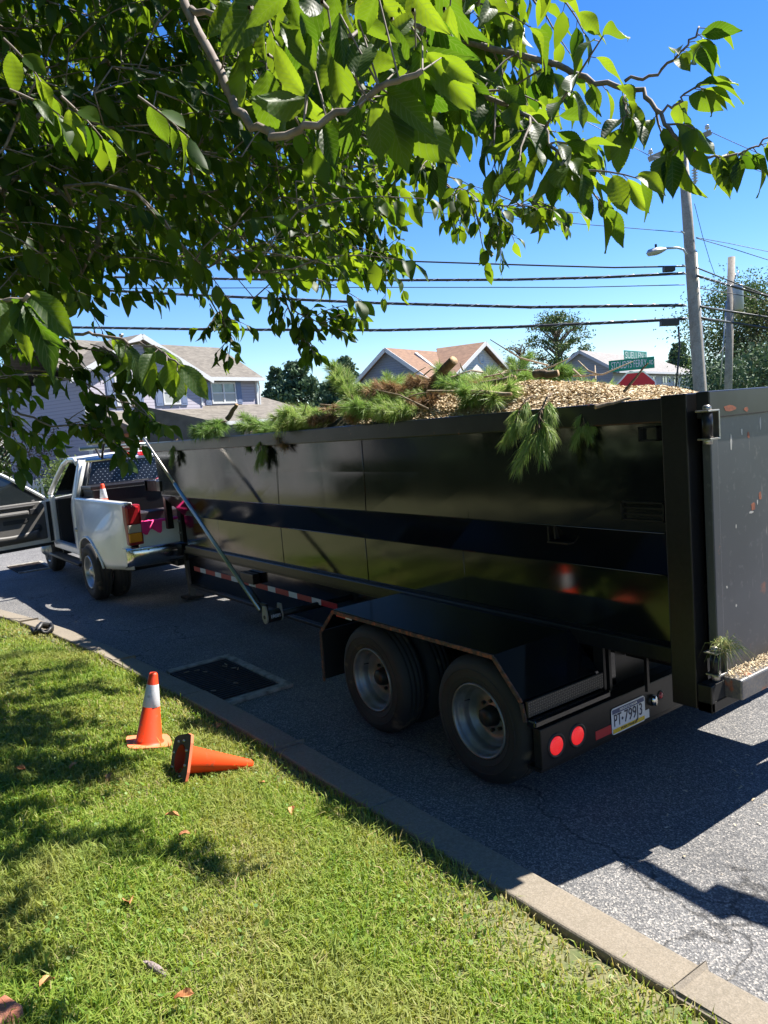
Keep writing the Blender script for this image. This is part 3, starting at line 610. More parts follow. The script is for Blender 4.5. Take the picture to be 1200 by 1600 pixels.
# chips caught on the tailgate sill and dropped on the road behind
n = 2600; x = RNG.uniform(XB + 0.11, XR - 0.06, n); y = GY - 0.01 - RNG.beta(1, 1.8, n) * 0.09
v, f, a = chips(n, x, y, 0.72 + (0.028 * np.clip((y - GY + .1) / .1, 0, 1)) * RNG.uniform(0, 1, n), (0.004, 0.014))
x = RNG.normal(3.9, .5, 260); y = RNG.normal(1.4, .45, 260); k = (x > 2.9); x = x[k]; y = y[k]
v2, f2, a2 = chips(len(x), x, y, np.full(len(x), .006), (0.006, 0.03), .15)
o = npmesh('spilled_chips', np.concatenate([v, v2]), np.concatenate([f, f2 + len(v)]), M_chip, None, np.concatenate([a, a2])); o['kind'] = 'stuff'; o['label'] = 'loose wood chips spilled on the gate sill and on the road below'

# pine boughs
M_bark = mat('pine_bark', (0.10, 0.065, 0.04), 0.95, noise=(18, (0.20, 0.15, 0.10), 1.0), bump=(40, 0.9))
M_wood = mat('cut_wood', (0.20, 0.11, 0.05), 0.8, noise=(30, (0.50, 0.33, 0.17), 1.0))
M_twig = mat('dry_twig', (0.22, 0.16, 0.10), 0.9, noise=(25, (0.34, 0.27, 0.19), 1.0))
M_needle = attr_mat('pine_needle', [(0, (0.07, 0.12, 0.03)), (0.45, (0.15, 0.27, 0.05)), (0.8, (0.26, 0.38, 0.08)), (1, (0.38, 0.42, 0.15))], 0.5, 0.45, 0.4)
def needle_data(path, nl, spread, n_tuft, L=(0.09, 0.15), droop=0.2):
    """tufts of long needles at points of the path"""
    V = []; F = []; A = []; c = 0
    for (p, d) in path:
        nn = n_tuft; th = RNG.uniform(0, 6.28, nn); ph = np.abs(RNG.normal(spread, 0.22, nn))
        d = np.array(d) / np.linalg.norm(d); u = np.cross(d, [0.3, 0.2, 1]); u /= np.linalg.norm(u); q = np.cross(d, u)
        D = d * np.cos(ph)[:, None] + (u * np.cos(th)[:, None] + q * np.sin(th)[:, None]) * np.sin(ph)[:, None]
        ln = RNG.uniform(*L, nn)[:, None]; wv = np.cross(D, RNG.normal(0, 1, (nn, 3))); wv /= np.linalg.norm(wv, axis=1)[:, None]; wv *= 0.0018
        B = np.array(p) + RNG.normal(0, .006, (nn, 3)); M1 = B + D * ln * .55; T = B + D * ln; T[:, 2] -= droop * ln[:, 0]; M1[:, 2] -= droop * .2 * ln[:, 0]
        vv = np.stack([B - wv, B + wv, M1 - wv, M1 + wv, T], 1).reshape(-1, 3); V.append(vv)
        F.append((np.arange(nn)[:, None, None] * 5 + np.array([[0, 1, 3], [0, 3, 2], [2, 3, 4]])).reshape(-1, 3) + c); c += len(vv)
        A.append(np.repeat(np.clip(RNG.normal(nl, .16, nn), 0, 1), 3))
    return np.concatenate(V), np.concatenate(F), np.concatenate(A)
BOUGH = []
def bough_proto(tone, hang=False, length=0.42):
    stem = MB(); tufts = []
    main = [Vector((0, 0, 0))]; d = Vector((1, 0, 0.25 if not hang else -0.2))
    for i in range(6):
        d = (d + Vector((0, random.uniform(-.15, .15), -0.07 if not hang else -0.45))).normalized(); main.append(main[-1] + d * length / 6)
    stem.tube(main, [0.010 - 0.0013 * i for i in range(7)], 6)
    tufts.append((main[-1], d))
    for i in range(1, 7):
        for sgn in (-1, 1):
            if random.random() < .85:
                q = main[i]; dd = (d + Vector((random.uniform(-.2, .3), sgn * random.uniform(.5, 1.0), random.uniform(-.15, .45) - (.5 if hang else 0)))).normalized()
                e_ = q + dd * random.uniform(.08, .22); stem.tube([q, e_], 0.0035, 5); tufts.append((e_, dd)); tufts.append(((q + e_) / 2, dd))
    nd = needle_data(tufts, tone, 0.75 if not hang else .4, 95 if not hang else 70, droop=0.15 if not hang else .5)
    so = stem.build('stem', M_bark, None, local=True); no = npmesh('needles', *nd[:2], M_needle, None, nd[2])
    BOUGH.append((so.data, no.data)); bpy.data.objects.remove(so); bpy.data.objects.remove(no)
for t_ in (0.5, 0.62, 0.8, 0.38): bough_proto(t_)
bough_proto(0.8, True, 0.42); bough_proto(0.5, True, .38)
def bough(k, loc, rz, tilt=0.0, sc=1.0, label='', roll=0):
    r_ = root('pine_bough', loc, label, 'pine bough', 'pine boughs piled in the trailer', (roll, tilt, rz)); r_.scale = (sc,) * 3
    for nm, me in zip(('stem', 'needles'), BOUGH[k]):
        o = bpy.data.objects.new(nm, me); COL.objects.link(o); o.parent = r_
        if nm == 'needles': o['kind'] = 'stuff'
    return r_
BROWN = []
for k in (0, 3): q = BOUGH[k][1].copy(); q.materials.clear(); q.materials.append(None); BROWN.append(q)
GEN = 'green pine bough lying in the tangle of boughs ahead of the wood chips'
for i in range(78):
    y = random.uniform(3.9, 7.4) if i > 8 else random.uniform(7.0, 7.8); x = XB + 0.24 + (XR - XB - .5) * random.random() ** 1.3
    z = float(heap_z(np.array(x), np.array(y))) + random.uniform(-.04, .03)
    bough(random.choice((0, 1, 1, 2, 2, 3)), (x, y, z), random.uniform(0, 6.28), random.uniform(-.25, .12), random.uniform(.6, .95), GEN, random.uniform(-.3, .3))
M_brown = attr_mat('brown_needle', [(0, (0.16, 0.09, 0.04)), (.6, (0.34, 0.21, 0.10)), (1, (0.46, 0.32, 0.17))], .7, .2)
for q in BROWN: q.materials[0] = M_brown
for i in range(22):
    y = random.uniform(3.7, 6.6); x = random.uniform(XB + .14, XR - .4); r_ = bough(random.randrange(4), (x, y, float(heap_z(np.array(x), np.array(y))) + random.uniform(.0, .05)), random.uniform(0, 6.28), random.uniform(-.2, .2), random.uniform(.45, .75), 'dead brown pine bough matted among the green ones')
    for c_ in r_.children:
        if c_.name.startswith('needles'):
            c_.data = BROWN[i % 2] if len(BROWN) > 1 else c_.data
# standing tuft and those hanging over the rail (placed by eye)
for p, k, rz, tl, s_, lb in (((3.66, 5.4, 2.24), 2, 2.0, -1.0, .85, 'bright green bough tip standing highest at the middle of the load'), ((3.66, 5.15, 2.24), 2, 0.6, -.6, .8, 'bright green bough fanning out beside the tallest tip'),
        ((4.0, 4.3, 2.28), 1, 2.6, -.7, .6, 'fresh bough sticking up in front of the white gable'), ((4.05, 3.9, 2.32), 1, 1.0, -.7, .55, 'fresh bough sticking up just behind the chip mound'),
        ((3.36, 2.98, 2.20), 4, 3.4, -0.25, .72, 'pine bough hanging over the rail below the wood chips'), ((3.36, 3.12, 2.20), 4, 2.9, -0.25, .5, 'longer pine bough draped down the rail below the chips'), ((3.40, 2.78, 2.14), 4, 3.7, -.1, .4, 'short sprig hanging on the rail nearest the tailgate'),
        ((3.43, 6.6, 2.16), 4, 3.2, 0.0, .6, 'bough hanging over the rail toward the front of the box'), ((3.42, 6.95, 2.15), 5, 3.0, 0.1, .4, 'darker bough hanging over the rail near the front'), ((3.45, 7.6, 2.28), 3, 1.6, .2, .9, 'dark drooping bough standing beside the wind guard'), ((3.5, 7.9, 2.3), 3, 3.9, .3, .8, 'dark bough drooping from a stick beside the wind guard'), ((3.40, 8.9, 2.14), 4, 3.0, .0, .5, 'small sprig on the rail in front of the wind guard')):
    bough(k, p, rz, tl, s_, lb)
# logs and branches
def log(name, a, b_, r0, r1, label, cut=True, m_=None):
    a = Vector(a); b_ = Vector(b_); ro = root(name, a, label, 'log' if cut else 'branch')
    n_ = 7; pts = [a.lerp(b_, i / (n_ - 1)) + Vector((random.uniform(-1, 1), random.uniform(-1, 1), random.uniform(-1, 1))) * (0.25 * r0 if 0 < i < n_ - 1 else 0) for i in range(n_)]
    b2 = MB(); b2.tube(pts, [r0 + (r1 - r0) * i / (n_ - 1) for i in range(n_)], 12 if cut else 7, cap=False); b2.build('bark', m_ or M_bark, ro)
    c = MB()
    for P_, D_, rr in ((pts[0], pts[0] - pts[1], r0), (pts[-1], pts[-1] - pts[-2], r1)):
        M = D_.to_track_quat('Z', 'Y').to_matrix().to_4x4(); M.translation = P_; c.lathe([(rr * .98, -0.002), (rr * .95, .002), (0.0001, .003)], M, 12)
    c.build('cut_end', M_wood, ro)
    return ro
log('log', at(650, 628, 6.1), at(709, 563, 5.6), 0.042, 0.036, 'dark cut log poking up from the boughs before the white gable')
log('log', at(752, 600, 5.2), at(805, 590, 5.0), 0.018, 0.014, 'short stub of bare log lying on the green boughs')
log('log', at(836, 585, 4.4), at(872, 583, 4.3), 0.024, 0.020, 'pale weathered log end resting atop the chip mound')
log('stick', at(738, 614, 5.0), at(798, 616, 4.7), 0.02, 0.012, 'bare stick lying level just ahead of the chip mound', False, M_twig)
log('stick', at(668, 612, 5.6), at(740, 613, 5.2), 0.013, 0.01, 'thin pale stick lying level across the boughs', False, M_twig)
log('stick', at(355, 655, 8.3), at(370, 632, 8.2), 0.03, 0.02, 'dark broken stick standing beside the wind guard', False)
log('stick', at(975, 612, 4.1), at(1012, 568, 4.0), 0.009, 0.004, 'thin dark stick rising from the chips across the street sign', False)
log('stick', at(655, 588, 6.2), at(705, 608, 5.8), 0.016, 0.01, 'crooked branch sloping down beside the big cut log', False, M_twig)
log('stick', at(480, 650, 7.2), at(560, 630, 6.6), 0.014, 0.008, 'long grey branch lying over the front of the boughs', False, M_twig)
log('stick', at(930, 636, 3.9), at(985, 622, 3.9), 0.012, 0.006, 'dark stick lying on the chips close to the rail', False)
GRP = 'loose twigs tangled in the trailer load'
for i in range(60):
    y = random.uniform(3.4, 7.2); x = random.uniform(3.45, 4.5); z = float(heap_z(np.array(x), np.array(y))) + random.uniform(0.02, .14); a = random.uniform(0, 6.28); L_ = random.uniform(.15, .45)
    b = MB(); p0 = Vector((x, y, z)); d = Vector((math.cos(a), math.sin(a), random.uniform(-.2, .5)))
    b.tube([p0, p0 + d * L_ * .5 + Vector((0, 0, random.uniform(-.04, .04))), p0 + d * L_], [.007, .006, .003], 5); finish(b.build('twig', M_twig), 'thin dry twig tangled among the boughs in the trailer', 'twig', GRP)
# grass tuft caught at the lower hinge
def tuft(c, n, L, dirs, m_):
    a = RNG.uniform(0, 6.28, n); e = RNG.normal(.35, .5, n); D = np.stack([np.cos(a) * np.cos(e) * dirs[0], np.sin(a) * np.cos(e) * dirs[1] - .4, np.sin(e)], 1); ln = RNG.uniform(L * .4, L, n)[:, None]
    B = np.array(c) + RNG.normal(0, .015, (n, 3)); wv = np.cross(D, RNG.normal(0, 1, (n, 3))); wv /= np.linalg.norm(wv, axis=1)[:, None]; wv *= .0016
    M1 = B + D * ln * .5; T = B + D * ln; T[:, 2] -= .7 * ln[:, 0]
    V = np.stack([B - wv, B + wv, M1 - wv, M1 + wv, T], 1).reshape(-1, 3)
    return V, (np.arange(n)[:, None, None] * 5 + np.array([[0, 1, 3], [0, 3, 2], [2, 3, 4]])).reshape(-1, 3), np.repeat(RNG.uniform(0, 1, n), 3)
M_hay = attr_mat('dry_grass', [(0, (0.45, 0.38, 0.18)), (0.5, (0.32, 0.34, 0.12)), (1, (0.18, 0.26, 0.07))], .6, .3)
v, f, a = tuft((XB + .03, GY - .06, .90), 170, .13, (1, 1), M_hay)
o = npmesh('grass_wad', v, f, M_hay, None, a); finish(o, 'wad of pale grass stuck on the lower tailgate hinge', 'grass wad')
# ------------------------------------------------------------------ pickup truck (local: +y forward, x=0 on the centre line, origin under the rear axle)
TX, TY = 3.92, 11.02
M_paint = mat('white_paint', (0.80, 0.80, 0.78), 0.28, spec=0.5, coat=0.6, noise=(4, (0.70, 0.69, 0.66), 0.6))
M_trim3 = mat('truck_rim', (0.46, 0.46, 0.45), 0.3, metal=0.6)
M_dark = mat('dark_plastic', (0.018, 0.018, 0.019), 0.5); M_int = mat('cabin_dark', (0.02, 0.02, 0.021), 0.8)
M_trim = mat('door_trim', (0.10, 0.095, 0.088), 0.55, noise=(60, (0.12, 0.115, 0.105), .5)); M_trim2 = mat('door_trim_dark', (0.03, 0.03, 0.03), 0.5)
M_glass = mat('tinted_glass', (0.012, 0.016, 0.018), 0.05, spec=0.7)
M_tool = mat('toolbox_black', (0.022, 0.020, 0.022), 0.3, metal=0.3, bump=(90, 0.5, 0.004))
M_logo = mat('red_badge', (0.62, 0.02, 0.05), 0.35); M_pink = mat('pink_cloth', (0.85, 0.03, 0.22), 0.7)
M_amber = mat('amber_lens', (0.80, 0.30, 0.02), 0.25, bump=(120, .4, .004)); M_lensw = mat('clear_lens', (0.50, 0.44, 0.38), 0.2, bump=(120, .4, .004)); M_lens = mat('red_lens', (0.42, 0.015, 0.025), 0.2)
tk = root('pickup_truck', (TX, TY, 0), 'white dual wheel pickup truck with its driver door open ahead of the trailer', 'truck')
def T(name, b, m_, parent=None, **k):
    return b.build(name, m_, parent or tk, local=True, **k)
# bed side: columns of (y), bottom edge follows the wheel arch
def bed_side(s):
    b = MB(); P = []; ys = sorted(set(list(np.linspace(-1.27, 1.22, 42)) + [-.62, -.6, .6, .62]))
    def bot(y):
        r_ = 0.60
        return max(0.52 if y > -0.4 else 0.50, 0.33 + math.sqrt(max(r_ * r_ - y * y, 0)) * 0.93) if abs(y) < r_ else 0.50 + .04 * max(0, (-y - .7))
    def flare(y, z):
        g_ = math.exp(-(abs(y / 0.9) ** 3)); h_ = np.interp(z, [0.4, 0.8, 0.98, 1.12, 1.26, 1.36], [1, 1, .86, .56, .22, 0]); return 0.20 * g_ * h_
    for y in ys:
        row = []; zb = bot(y)
        for t_ in np.linspace(0, 1, 14):
            z = zb + (1.36 - zb) * t_
            xb_ = 0.995 - 0.02 * max(0, z - 1.0) - (0.05 if z < .62 else 0) * (0.62 - z) * 3
            tail = 0.03 * max(0, (-1.15 - y) / .12)
            row.append(Vector((s * (xb_ + flare(y, z) - tail), y, z)))
        row.append(Vector((s * 0.985, y, 1.385))); row.append(Vector((s * 0.90, y, 1.39))); row.append(Vector((s * 0.89, y, 1.30)))
        P.append(row)
    b.grid(P); o = T('bed_side', b, M_paint); md = o.modifiers.new('s', 'SOLIDIFY'); md.thickness = .012; md.offset = -1
    # arch lip
    b = MB(); pts = []
    for a in np.linspace(18, 162, 30):
        y = 0.605 * math.cos(R(a)); z = 0.33 + 0.605 * .93 * math.sin(R(a)); pts.append(Vector((s * (0.995 + flare(y, min(max(z, .5), 1.1)) + .006), y, z)))
    b.tube(pts, 0.016, 6); T('arch_lip', b, M_paint, o)
    b = MB(); b.box(min(s * .82, s * .9), max(s * .82, s * .9), -.62, .62, .5, 1.0); T('wheel_well', b, M_int, o)
bed_side(-1); bed_side(1)
b = MB(); b.box(-.88, .88, -1.22, 1.2, 0.84, 0.86); b.box(-.9, .9, 1.2, 1.24, .84, 1.38); T('bed_floor', b, M_dark)
b = MB(); b.box(-.86, .86, -1.29, -1.22, 0.72, 1.12); T('tailgate', b, M_paint, bevel=.015)
# tail lights
for s in (-1, 1):
    xo = 0.992 * s
    for z0, z1, m_, nm in ((1.11, 1.34, M_lens, 'red_lens'), (1.00, 1.108, M_lensw, 'clear_lens'), (0.88, 0.998, M_amber, 'amber_lens')):
        b = MB(); b.box(min(xo, xo - s * .17), max(xo, xo - s * .17) + 0, -1.315, -1.13, z0, z1)
        if nm == 'red_lens': lt = T('tail_light', b, m_, bevel=.02)
        else: T(nm, b, m_, lt, bevel=.012)
    b = MB(); b.box(min(xo + s * .006, xo - s * .19), max(xo + s * .006, xo - s * .19), -1.30, -1.15, .84, 1.36); T('light_surround', b, mat('lens_rim', (.25, .01, .015), .3), lt, bevel=.02)
# rear bumper, hitch
b = MB(); P = []
for x in np.linspace(-1.04, 1.04, 24):
    yc = -1.40 + 0.10 * abs(x) ** 5; P.append([Vector((x, yc + .16, .80)), Vector((x, yc + .01, .805)), Vector((x, yc - .005, .77)), Vector((x, yc, .66)), Vector((x, yc + .03, .58)), Vector((x, yc + .12, .55))])
b.grid(P); T('rear_bumper', b, M_chrome, solid=.006)
b = MB(); b.box(-.8, .8, -1.38, -1.2, .766, .78); b.box(-.4, .4, -1.3, -1.1, .48, .57); T('bumper_step', b, M_dark)
# cab: side profile swept across, with the driver opening left out
def prof_pts(): return [(1.28, 0.55), (1.28, 1.30), (1.40, 1.86), (1.55, 1.97), (2.15, 1.99), (2.45, 1.92), (3.05, 1.42), (3.10, 1.36)]
cabw = lambda z: 0.985 - 0.30 * max(0, z - 1.22) ** 1.15 - .03 * max(0, .8 - z)
b = MB(); P = []
for y, z in prof_pts()[:6]: P.append([Vector((x * cabw(z), y + .03 * x * x * (1 if y < 1.5 else -1), z + (.03 * (1 - x * x) if z > 1.9 else 0))) for x in np.linspace(-1, 1, 12)])
b.grid(P[:1] + P[1:]); cab = T('cab_shell', b, M_paint, solid=.02)
# pillars and sill of the open driver side (x<0) and the closed passenger side
b = MB()
b.grid([[Vector((-cabw(z) , y, z)) for z in np.linspace(.5, 1.86, 10)] for y in (1.27, 1.36)]);
P = []
for z in np.linspace(.5, 1.95, 16):
    y1 = 1.53 + .10 * max(0, z - 1.2); P.append([Vector((-cabw(z), 1.26 + (0.13 * max(0, z - 1.3) / .5), z)), Vector((-cabw(z) - .004, 1.40 + (0.10 * max(0, z - 1.3) / .5), z)), Vector((-cabw(z) + .01, y1, z)), Vector((-cabw(z) + .10, y1 + .01, z))])
b.grid(P); T('b_pillar', b, M_paint, cab, solid=.015)
b = MB()
pth = [(1.56, 1.90), (1.75, 1.965), (2.15, 1.965), (2.42, 1.89), (2.72, 1.66), (2.98, 1.40)]
b.tube([Vector((-cabw(z) - .005, y, z)) for y, z in pth], 0.042, 8); b.tube([Vector((cabw(z), y, z)) for y, z in pth], 0.042, 8); T('roof_rail', b, M_paint, cab)
b = MB(); b.box(-.99, -.88, 1.27, 2.95, .48, .60); b.box(-.985, -.9, 2.86, 2.98, .5, 1.38); T('door_sill', b, M_paint, cab, bevel=.02)
b = MB(); b.box(-.88, .93, 1.35, 2.9, .45, .55); b.box(-.9, .93, 2.75, 2.95, .55, 1.3); b.box(-.6, -.2, 2.55, 2.8, 1.0, 1.35); T('cabin_floor', b, M_int)
b = MB(); b.box(-.80, -.22, 1.55, 2.1, .62, .95); b.bar((-.51, 1.62, .95), (-.51, 1.45, 1.62), .55, .16, up=(0, 1, 0)); b.box(-.64, -.38, 1.36, 1.46, 1.62, 1.82); b.box(.0, .8, 1.55, 2.1, .62, .95); b.bar((.4, 1.62, .95), (.4, 1.45, 1.6), .75, .16, up=(0, 1, 0)); T('seat', b, M_int, bevel=.04)
b = MB(); M = frame((-.5, 2.52, 1.2), (1, 0, 0), (0, .5, .87)); b.tube([M @ Vector((.18 * math.cos(a), .18 * math.sin(a), 0)) for a in np.linspace(0, 6.28, 20)], .016, 6); T('steering_wheel', b, M_dark)
b = MB(); b.grid([[Vector((.98 * cabw(.6) / .98, y, .55)), Vector((cabw(1.25), y, 1.25))] for y in (1.3, 2.95)]); T('passenger_door', b, M_paint, solid=.02)
b = MB(); b.grid([[Vector((x * .70, 2.44, 1.90)), Vector((x * .86, 3.05, 1.36))] for x in (-1, -.5, 0, .5, 1)]); T('windscreen', b, M_glass)
b = MB(); b.grid([[Vector((x * .82, 1.275, 1.32)), Vector((x * .66, 1.385, 1.82))] for x in (-1, -.5, 0, .5, 1)]); T('rear_window', b, M_glass)
# hood and front wing
b = MB(); P = []
for x in np.linspace(-1, 1, 12): P.append([Vector((x * .93, 2.98, 1.36 - .05 * x * x)), Vector((x * .93, 3.6, 1.34 - .06 * x * x)), Vector((x * .92, 4.3, 1.26 - .08 * x * x)), Vector((x * .9, 4.5, 1.08)), Vector((x * .9, 4.52, .6))])
b.grid(P); T('hood', b, M_paint)
for s in (-1, 1):
    b = MB(); P = []
    for y in np.linspace(2.97, 4.5, 30):
        dy = y - 3.56; zb = max(.55, .36 + math.sqrt(max(.55 ** 2 - dy * dy, 0))) if abs(dy) < .55 else .55
        P.append([Vector((s * (.985 + .03 * math.exp(-(dy / .5) ** 4) - .04 * max(0, z - 1.1)), y, z)) for z in np.linspace(zb, 1.32, 8)])
    b.grid(P); T('front_wing', b, M_paint, solid=.01)
# wheels
def twheel(x, y, s, dual):
    r_ = .40
    Mx = frame((x, y, r_), (0, 1, 0), (0, 0, 1)) if s < 0 else frame((x, y, r_), (0, 0, 1), (0, 1, 0))
    wd = .235; b = MB(); pr = [(.235, .03), (.25, .012), (.32, .0), (.36, .012), (.385, .035)]
    for g_ in (.07, .115, .16): pr += [(r_, g_ - .018), (r_, g_ - .006), (r_ - .012, g_ - .005), (r_ - .012, g_ + .005), (r_, g_ + .006)]
    pr += [(.385, .2), (.36, .222), (.32, wd), (.235, .205)]
    b.lathe(pr, Mx, 40); t_ = T('tyre', b, M_tyre)
    b = MB(); deep = .10 if dual else -.02
    b.lathe([(.236, .03), (.232, .008), (.222, .006), (.214, .02), (.205, .06 if dual else .04), (.19, deep), (.10, deep - (.01 if dual else .02)), (.085, deep - .05), (.05, deep - .08), (.0001, deep - .085)], Mx, 40); rm = T('rim', b, M_trim3, t_)
    b = MB()
    for k in range(8):
        a = k * math.pi / 4; b.lathe([(.028, deep - .006), (.024, deep - .010), (.0001, deep - .010)], Mx @ Matrix.Translation((.15 * math.cos(a), .15 * math.sin(a), 0)), 10)
    T('hand_hole', b, M_hub, t_)
for s in (-1, 1):
    twheel(s * 1.215, 0, s, True); twheel(s * .955, 0, s, True); twheel(s * 1.0, 3.5, s, False)
b = MB(); b.tube([(-1, 0, .4), (1, 0, .4)], .09, 10); b.box(-.45, -.35, -1.2, 3.9, .5, .62); b.box(.35, .45, -1.2, 3.9, .5, .62); b.tube([(-.9, 3.5, .4), (.9, 3.5, .4)], .06, 8); T('chassis', b, M_dark)
b = MB(); b.box(-1.10, -.95, .85, 2.75, .38, .42); b.tube([(-1.11, .85, .40), (-1.11, 2.75, .40)], .03, 8); b.box(-.98, -.85, 1.0, 1.06, .40, .5); b.box(-.98, -.85, 2.4, 2.46, .40, .5); T('running_board', b, M_dark, bevel=.01)
b = MB(); b.lathe([(.035, 0), (.025, .02), (.0001, .02)], frame((-1.215, .35, .98), (0, 1, 0), (0, 0, 1)) @ Matrix.Rotation(math.pi, 4, 'X'), 10); T('side_badge', b, M_steel)
# toolbox, perforated guard, rack tubes, beacon
b = MB(); b.box(-.86, .86, .62, 1.16, .86, 1.50); tb = T('toolbox', b, M_tool, bevel=.015)
b = MB(); b.box(-.885, .885, .60, 1.18, 1.502, 1.56); T('toolbox_lid', b, M_tool, tb, bevel=.012)
b = MB(); b.box(-.86, .86, .598, .606, 1.495, 1.503); T('lid_seam', b, M_steel, tb)
M = frame((.20, .598, 1.535), (1, 0, 0), (0, 0, 1)) @ Matrix.Diagonal((1.0, .46, 1, 1))
b = MB(); b.lathe([(.13, 0), (.13, .006), (.0001, .007)], M, 28); T('red_badge', b, M_logo, tb)
b = MB(); b.lathe([(.118, .0065), (.112, .0085), (.108, .0085), (.105, .0065)], M, 28); b.box(.12, .28, .588, .592, 1.526, 1.532); b.box(.14, .26, .588, .592, 1.54, 1.546); T('badge_ring', b, M_plate_w, tb)
b = MB(); b.box(-.80, .80, -.95, -.60, .87, 1.22); T('rear_box', b, mat('rear_box_black', (.03, .025, .028), .35, noise=(3, (.06, .05, .055), .7)), bevel=.02)
b = MB(); P = [[Vector((-.76, 1.20, 1.56)), Vector((.76, 1.20, 1.56))], [Vector((-.66, 1.24, 1.90)), Vector((.66, 1.24, 1.90))]]
M_guardp = mat('navy_guard', (.012, .016, .028), .3); b.grid(P, False); gp = T('rear_guard', b, M_guardp, solid=.01)
b = MB(); k = 0
for i in range(8):
    z = 1.585 + i * .041; wv = .76 - (z - 1.56) / .34 * .1
    for j in range(20):
        x = -wv + (j + .25 + .5 * (i % 2)) * 2 * wv / 20
        if abs(x) < wv - .02:
            y_ = 1.20 + (z - 1.56) / .34 * .04 - .009; a = random.uniform(0, 1.5); b.add([(x - .011, y_, z), (x, y_ - .001, z - .007), (x + .011, y_, z), (x, y_ - .001, z + .007)], [(0, 1, 2, 3)])
o = T('guard_stud', b, mat('bright_stud', (.65, .67, .70), .3, metal=.2), gp); o['kind'] = 'stuff'
b = MB(); b.tube([(-.88, 1.20, 1.39), (-.80, 1.22, 1.62), (-.70, 1.24, 1.92)], .03, 8); b.tube([(.88, 1.20, 1.39), (.80, 1.22, 1.62), (.70, 1.24, 1.92)], .03, 8); T('rack_post', b, M_dark)
for z, y_ in ((1.93, 1.24), (2.20, 1.0), (2.12, 1.5)):
    b = MB(); b.tube([(-.75, y_, z), (.85, y_, z)], .033, 10); T('rack_tube', b, M_alu if z > 2.1 else M_chrome)
b = MB(); b.tube([(-.5, 1.24, 1.93), (-.5, 1.0, 2.2)], .02, 6); b.tube([(.6, 1.24, 1.93), (.6, 1.0, 2.2)], .02, 6); b.tube([(-.5, 1.24, 1.93), (-.5, 1.5, 2.12)], .02, 6); b.tube([(.6, 1.24, 1.93), (.6, 1.5, 2.12)], .02, 6); T('rack_brace', b, M_dark)
b = MB(); b.box(-.14, .20, 1.16, 1.30, 1.90, 1.945); be_ = T('beacon_base', b, M_plate_w, bevel=.008)
b = MB(); b.box(-.14, -.03, 1.15, 1.31, 1.947, 2.005); b.box(.09, .20, 1.15, 1.31, 1.947, 2.005); T('beacon_lens', b, M_red, be_, bevel=.012)
# pink cloth over the tailgate
b = MB(); P = []
for i, x in enumerate(np.linspace(-.82, -.12, 26)):
    dr = .012 + (.12 if x < -.55 else .008) * (1 + .3 * math.sin(i)); P.append([Vector((x, -1.20, 1.125)), Vector((x, -1.27, 1.135 + .006 * math.sin(i * 2))), Vector((x, -1.305, 1.12)), Vector((x + .01 * math.sin(i), -1.312 - .008 * math.sin(i * 1.7), 1.12 - dr))])
b.grid(P); o = b.build('cloth', M_pink, None); o.location = (TX, TY, 0); finish(o, 'bright pink cloth draped over the truck tailgate', 'cloth')
# open driver door, hinged at the A pillar, swung out about 75 degrees
dr_e = bpy.data.objects.new('driver_door', None); COL.objects.link(dr_e); dr_e.parent = tk; dr_e.location = (-.985, 2.93, 0); dr_e.rotation_euler = (0, 0, R(-74))
# door local: hinge at origin, door runs along -y (closed); inner face towards +x
def D(name, b, m_, **k): return b.build(name, m_, dr_e, local=True, **k)
DW = 1.42
def outline(off=0): return [(-off, .56 + off), (-off, 1.33), (-.24, 1.44), (-.56, 1.70), (-.86, 1.90 - off), (-1.28, 1.90 - off), (-DW + off, 1.78), (-DW + off, 1.3), (-DW + off, .60 + off)]
sheet = [(-.0, .56), (.0, 1.30), (-DW, 1.30), (-DW, .60), (-DW + .06, .55)]
b = MB(); b.prism(sheet, frame((-.04, 0, 0), (0, 1, 0), (0, 0, 1)), .03); D('door_skin', b, M_paint, bevel=.01)
b = MB(); wp = [Vector((-.045 - .18 * max(0, z - 1.3), y, z)) for y, z in [(-.02, 1.30), (-.10, 1.38), (-.56, 1.72), (-.84, 1.90), (-1.05, 1.93), (-1.30, 1.90), (-1.41, 1.80), (-1.41, 1.30)]]
b.tube(wp, .028, 8); D('window_frame', b, M_paint)
b = MB(); b.add([Vector((-.05 - .18 * max(0, z - 1.3), y, z)) for y, z in [(-.04, 1.30), (-.56, 1.70), (-.84, 1.88), (-1.30, 1.88), (-1.40, 1.78), (-1.40, 1.30)]], [(0, 1, 2, 3, 4, 5)]); D('window_glass', b, M_glass)
b = MB(); b.prism([(-.12, .66), (-.12, 1.24), (-.2, 1.31), (-DW + .03, 1.31), (-DW + .03, .72), (-DW + .15, .64)], frame((-.012, 0, 0), (0, 1, 0), (0, 0, 1)), .05); D('trim_panel', b, M_trim, bevel=.02)
b = MB(); b.box(.038, .085, -1.28, -.30, 1.235, 1.27); D('trim_ledge', b, M_trim2, bevel=.012)
b = MB(); b.box(.036, .11, -1.15, -.42, 1.10, 1.185); D('armrest', b, M_trim, bevel=.03)
b = MB(); b.box(.036, .075, -.40, -.26, 1.10, 1.20); D('switch_panel', b, M_trim2, bevel=.01)
b = MB(); b.box(.039, .046, -.85, -.42, .98, 1.05); D('door_pull', b, M_trim2, bevel=.012)
b = MB(); P = []
for y in np.linspace(-1.25, -.3, 14): P.append([Vector((.036, y, .70)), Vector((.10, y, .70)), Vector((.11, y, .80 + .03 * math.cos(y * 4))), Vector((.10, y, .83 + .03 * math.cos(y * 4)))])
b.grid(P); D('map_pocket', b, M_trim, solid=.012)
b = MB(); b.box(-.04, .01, -DW, -.02, .53, .58); b.box(-.035, .005, -.06, .0, .6, 1.28); D('door_edge', b, M_dark)
